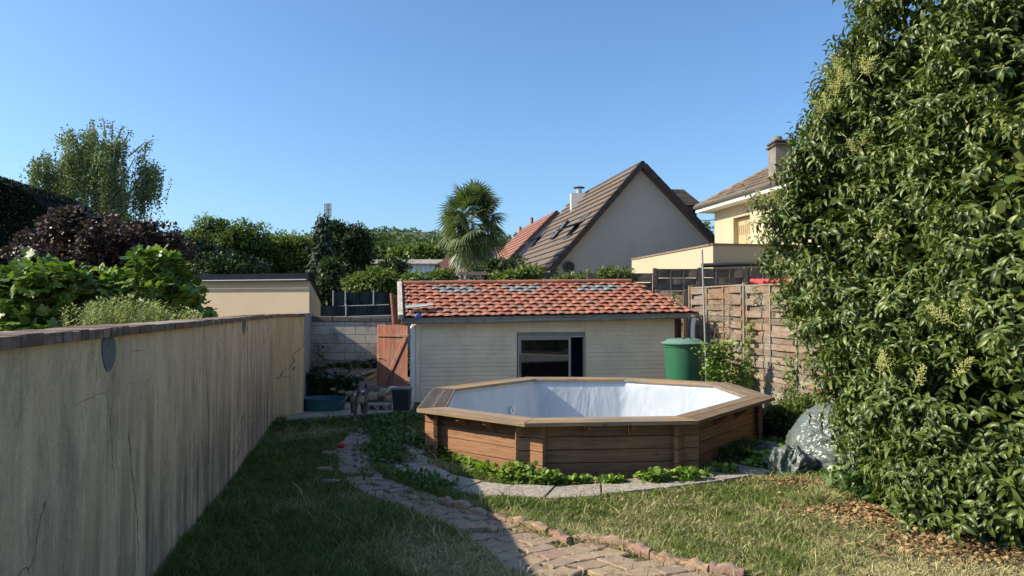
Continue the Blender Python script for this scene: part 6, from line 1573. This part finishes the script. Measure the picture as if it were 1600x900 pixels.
c = W(1306, 700, 8.75); tb = tarp('tarpaulin', Vector((c.x, 8.75, 0)), (.54, .55, .72), 1, TP, .030, .12); tag(tb, 'grey-green tarpaulin draped over a tall heap beside the laurel', 'tarpaulin')
c = G(1236, 738); tb = tarp('tarpaulin', Vector((c.x, c.y+.12, 0)), (.23, .17, .23), 4, TP, .10, .10); tag(tb, 'low crumpled end of grey tarpaulin bunched left of the tall heap', 'tarpaulin')
c = W(1188, 700, 9.4); tb = tarp('plastic_sack', Vector((c.x, 9.2, 0)), (.25, .22, .17), 8, plain('dark_sack', (.07,.085,.10), .45, .2, 3, .3, 20), .035, .05); tag(tb, 'dark blue-grey plastic sack in the shade at the right foot of the pool', 'sack')
c = W(1345, 640, 8.9); tb = tarp('plastic_sack', Vector((c.x, 9.0, 0)), (.25, .22, .74), 12, plain('white_sack', (.60,.68,.78), .4, .1, 3, .2, 20), .04, .03); tag(tb, 'white and blue plastic sack showing through the laurel leaves behind the tarpaulin', 'sack')

# =================================================================== DOG
def build_dog():
    root = Vector((G(564.5, 657, .03).x, G(564, 658, .03).y, .022)); RZ = math.atan2(.20, .64)
    def T(p): x, y, z = p; c_, s_ = math.cos(RZ), math.sin(RZ); return Vector((root.x+x*c_-y*s_, root.y+x*s_+y*c_, root.z+z))
    J = {}; E_ = []; vs = []; rs = []
    def v(name, p, r, par=None):
        J[name] = len(vs); vs.append(T(p)); rs.append(r)
        if par is not None: E_.append((J[par], J[name]))
    v('pelvis', (0,.54,.40), .085); v('loin', (0,.40,.405), .080, 'pelvis'); v('ribs', (0,.22,.385), .108, 'loin'); v('chest', (0,.06,.365), .118, 'ribs'); v('brisket', (0,-.02,.37), .098, 'chest')
    v('neck', (0.0,-.05,.45), .080, 'brisket'); v('skullb', (0.005,-.07,.515), .080, 'neck'); v('skull', (.01,-.11,.53), .076, 'skullb'); v('stop', (.015,-.165,.505), .052, 'skull'); v('muzzle', (.017,-.21,.485), .045, 'stop'); v('nose', (.018,-.235,.483), .036, 'muzzle')
    for s, n in ((1, 'r'), (-1, 'l')):
        v('sh'+n, (s*.085,.03,.33), .056, 'chest'); v('el'+n, (s*.088,.05,.225), .042, 'sh'+n); v('wr'+n, (s*.080,.025,.11), .028, 'el'+n); v('pa'+n, (s*.080,.0,.035), .028, 'wr'+n); v('to'+n, (s*.082,-.04,.018), .022, 'pa'+n)
        v('hi'+n, (s*.065,.56,.34), .070, 'pelvis'); v('kn'+n, (s*.085,.49,.245), .050, 'hi'+n); v('ho'+n, (s*.085,.63,.14), .026, 'kn'+n); v('hp'+n, (s*.087,.60,.035), .025, 'ho'+n); v('ht'+n, (s*.087,.55,.018), .022, 'hp'+n)
    v('tail', (0,.63,.40), .026, 'pelvis'); v('tail2', (.02,.69,.30), .015, 'tail')
    me = bpy.data.meshes.new('body'); me.from_pydata([tuple(p) for p in vs], E_, []); ob = bpy.data.objects.new('tmp', me); COL.objects.link(ob)
    sk = ob.modifiers.new('s', 'SKIN'); 
    for k, r in enumerate(rs): d_ = me.skin_vertices[0].data[k]; d_.radius = (r, r); d_.use_root = (k == 0)
    sb = ob.modifiers.new('u', 'SUBSURF'); sb.levels = 3; sb.render_levels = 3
    dg = bpy.context.evaluated_depsgraph_get(); ev = ob.evaluated_get(dg); m2 = bpy.data.meshes.new_from_object(ev); bpy.data.objects.remove(ob)
    n = len(m2.vertices); co = np.empty(n*3); m2.vertices.foreach_get('co', co); co = co.reshape(-1, 3)
    L = co-np.array(root); c_, s_ = math.cos(-RZ), math.sin(-RZ); x = L[:, 0]*c_-L[:, 1]*s_; y = L[:, 0]*s_+L[:, 1]*c_; z = L[:, 2]
    br = fbm(x*30+y*8, z*14, 21); base = np.outer(1-br, [.085,.062,.050])+np.outer(br, [.27,.20,.145])
    white = np.zeros(n)
    white = np.maximum(white, ((np.abs(x-.01) < .022+.02*np.clip((.5-z)*4, 0, 1)) & (y < -.12) & (z < .535))*1.0)     # muzzle blaze
    white = np.maximum(white, ((((x/.060)**2+((z-.345)/.105)**2 < 1+.5*(br-.5)) & (y < .06)) | ((np.abs(x-.008) < .045) & (y < -.05) & (z > .38) & (z < .475)))*1.0)     # chest and throat
    white = np.maximum(white, ((z < .05))*1.0); white = np.maximum(white, ((x < -.06) & (y > .05) & (y < .26) & (z > .33) & (z < .50))*.8)
    white = np.maximum(white, ((z < .30) & (z > .2) & (y > .05) & (y < .45) & (np.abs(x) < .06))*.8)
    col = base*(1-white[:, None])+np.array([.62,.57,.51])*white[:, None]
    col = np.where(((y < -.05) & (np.abs(x-.01) > .03) & (z > .47))[:, None], np.array([.14,.12,.11]), col)
    a = m2.color_attributes.new('col', 'FLOAT_COLOR', 'POINT'); c4 = np.ones((n, 4), dtype=np.float32); c4[:, :3] = col; a.data.foreach_set('color', c4.ravel())
    for p in m2.polygons: p.use_smooth = True
    m, t, b = nodes_mat('dog_fur'); at_ = t.nodes.new('ShaderNodeAttribute'); at_.attribute_name = 'col'
    t.links.new(mix(t, .8, at_.outputs['Color'], ramp(t, [(.3, (.65,)*3), (.7, (1.15,)*3)], tnoise(t, coords(t, (1,1,.5)), 90, 4, .7)), 'MULTIPLY'), b.inputs['Base Color']); b.inputs['Roughness'].default_value = .7; b.inputs['Specular IOR Level'].default_value = .25
    bump(t, b, tnoise(t, coords(t), 120, 3, .6), .3, .003)
    m2.materials.clear(); m2.materials.append(m)
    dog = thing('dog', 'brindle and white stocky dog standing on the patio edge facing us', 'dog', root)
    link_mesh('body', m2, dog)
    DK = plain('dog_dark', (.018,.016,.016), .6, .2, 20); 
    for s in (1, -1):
        mb = MB(); b0 = Vector(T((.008+s*.058, -.075, .575))); fx = Vector(T((1,0,0)))-Vector(T((0,0,0))); fy = Vector(T((0,1,0)))-Vector(T((0,0,0)))
        P = lambda a, q, z_: b0+fx*a+fy*q+UP*z_
        mb.add([P(-.040,-.0,-.02), P(.040,.0,-.03), P(s*.022+.020,-.006,.055), P(s*.022-.020,-.006,.055), P(-.034,.024,-.02), P(.034,.024,-.03), P(s*.026+.008,.006,.078), P(s*.026-.010,.006,.076), P(0,-.014,.01)],
               [(0,1,8), (1,2,8), (2,3,8), (3,0,8), (5,4,7,6), (1,5,6,2), (4,0,3,7), (3,2,6,7), (0,4,5,1)])
        o = mb.build('ear', DK, dog, smooth=True); ms = o.modifiers.new('s', 'SUBSURF'); ms.levels = 2; ms.render_levels = 2
        c = T((.013+s*.034, -.168, .532)); MB().lathe(c, [(.0001, -.010)]+[(.010*math.sin(math.pi*k/8), -.010*math.cos(math.pi*k/8)) for k in range(1, 8)]+[(.0001, .010)], 12).build('eye', plain('dog_eye', (.01,.008,.006), .1), dog, smooth=True)
    c = T((.018, -.262, .492)); MB().lathe(c, [(.0001, -.018), (.015, -.013), (.024, -.002), (.022, .010), (.012, .017), (.0001, .019)], 14, 1, .7).build('nose', DK, dog, smooth=True)
    mb = MB(); mb.tube([T((.018+math.sin(a)*.030, -.235-.018*math.cos(a), .462-.012*abs(math.sin(a)))) for a in np.linspace(-1.5, 1.5, 11)], .0045, 6); mb.build('mouth', DK, dog, smooth=True)
build_dog()

# =================================================================== GRASS
def grass_field(n, xr, yr, name):
    x = RNG.uniform(*xr, n); y = RNG.uniform(yr[0], yr[1], n)
    return x, y
pf = PATH_POLY
N0 = 560000
u = RNG.random(N0); y = 4.3+(13.4-4.3)*u**1.25; x = RNG.uniform(-4.3, 7.0, N0)
k = (np.abs(x/y) < .85); x = x[k]; y = y[k]
wl = WA.x+(WB.x-WA.x)*(y-WA.y)/(WB.y-WA.y)
k = x > wl+.01; x = x[k]; y = y[k]
pool_poly = [(pin(q, .22).x, pin(q, .22).y) for q in range(8)]
k = ~in_poly(x, y, pool_poly); x = x[k]; y = y[k]
inp = in_poly(x, y, PATH_POLY); ins = in_poly(x, y, SLAB_POLY)
dPL = seg_dist(x, y, PL); dPR = seg_dist(x, y, PR)
edge = np.minimum(dPL, dPR)
r = RNG.random(len(x)); patch_n = fbm(x*2.5, y*2.5, 31)
keep = np.where(inp, (r < .06+.4*(patch_n > .56)+.35*np.clip(1-edge/.08, 0, 1)), True) & np.where(ins, r < .015+.2*(patch_n > .68), True)
# patio
strip = np.array([(G(436,667).x, G(436,667).y), (G(640,650).x, G(640,650).y), (-1.9,14.2), (-4.3,14.2)])
inpat = in_poly(x, y, [tuple(p) for p in strip]); a_, b_, c_, d_ = G(436,666.5,.03), G(640,650,.03), Vector((-1.9,13.95,0)), Vector((-4.05,13.95,0))
s_l = seg_dist(x, y, [tuple(a_.lerp(d_, .20).to_2d()), tuple(b_.lerp(c_, .20).to_2d())])
keep &= np.where(inpat, (s_l < .07) & (r < .7), True)
keep &= ~((y > 12.3) & (x > -1.7) & (x < 4.2))
keep &= r < .35+1.3*fbm(x*1.1, y*1.1, 41)+.2
x = x[keep]; y = y[keep]; n = len(x); inp = inp[keep]
# dryness
dry = fbm(x*1.2, y*1.2, 51)*.7+fbm(x*6, y*6, 52)*.45
def blob(px, py, rx, ry, a): c = G(px, py); return a*np.exp(-((x-c.x)/rx)**2-((y-c.y)/ry)**2)
sunny = np.clip((x+.2-(-.26)*(0))*0+1, 0, 1)
right = np.clip((x-(.25-.26*(y-5)))/.6, 0, 1)
dry = dry-.24+right*.06+blob(740,880,.75,.4,.55)+blob(1560,880,1.2,.6,.5)+blob(1250,760,.6,.3,.3)+blob(1350,800,.5,.4,.45)+blob(1030,790,.6,.5,.12)+blob(470,680,.5,.5,.22)-blob(880,790,.9,.4,.18)-blob(1290,790,.25,.2,.3)-blob(1230,880,.5,.25,.12)
f = np.clip((dry-.30)/.45, 0, 1)[:, None]; rnd = RNG.random((n, 1))
green = (1-rnd)*np.array([.085,.135,.026])+rnd*np.array([.26,.32,.065]); straw = (1-rnd)*np.array([.46,.38,.17])+rnd*np.array([.80,.70,.38])
mixf = np.where(RNG.random((n, 1)) < f*.95, .85, f*.25); col = green*(1-mixf)+straw*mixf
hgt = (.030+.05*fbm(x*3, y*3, 61)**1.2*1.6+.015*RNG.random(n))*np.where(dry > .62, .7, 1)*np.where(inp, .7, 1)*np.where(right > .5, .82, 1.05)
dw_ = x-(WA.x+(WB.x-WA.x)*(y-WA.y)/(WB.y-WA.y)); de_ = seg_dist(x, y, [tuple(p.to_2d()) for p in gp]); hgt = hgt*(1+1.2*(RNG.random(n) < .03)+.9*np.exp(-np.abs(dw_)/.09)+.6*np.exp(-de_/.07)+blob(1290,790,.22,.14,1.6)+blob(1275,690,.2,.2,.8))
lean = .35+.9*RNG.random(n)*np.where(dry > .5, 1.5, 1.0); az = RNG.random(n)*2*math.pi+fbm(x*1.5, y*1.5, 71)*3; wdt = (.0022+.0024*RNG.random(n))*(1+.10*(y-4))
dx = np.cos(az); dy = np.sin(az); face = RNG.random(n)*2*math.pi; sx = np.cos(face); sy = np.sin(face)
z0 = gz(x, y)-.02; Vs = np.zeros((n, 5, 3))
for j, (t_, ww) in enumerate(((0, 1), (0, -1), (.55, .8), (.55, -.8), (1, 0))):
    q = lean*hgt*(t_**1.8); Vs[:, j, 0] = x+dx*q+sx*wdt*ww; Vs[:, j, 1] = y+dy*q+sy*wdt*ww; Vs[:, j, 2] = z0+hgt*t_*(1-.25*lean*t_*.8)
# triangles
F = (np.arange(n)[:, None, None]*5+np.array([[0,1,3],[0,3,2],[2,3,4]])[None]).reshape(-1, 3)
colv = np.repeat(col, 5, 0); tipm = np.tile(np.array([.75,.75,1,1,1.15]), n)[:, None]
o = np_mesh('grass', Vs.reshape(-1, 3), F, attr_leaf('grass_blade', .25, .55, .3), col=colv*tipm); tag(o, 'ragged lawn grass, green with dry straw patches', 'grass', kind='stuff')
print('grass blades', n)
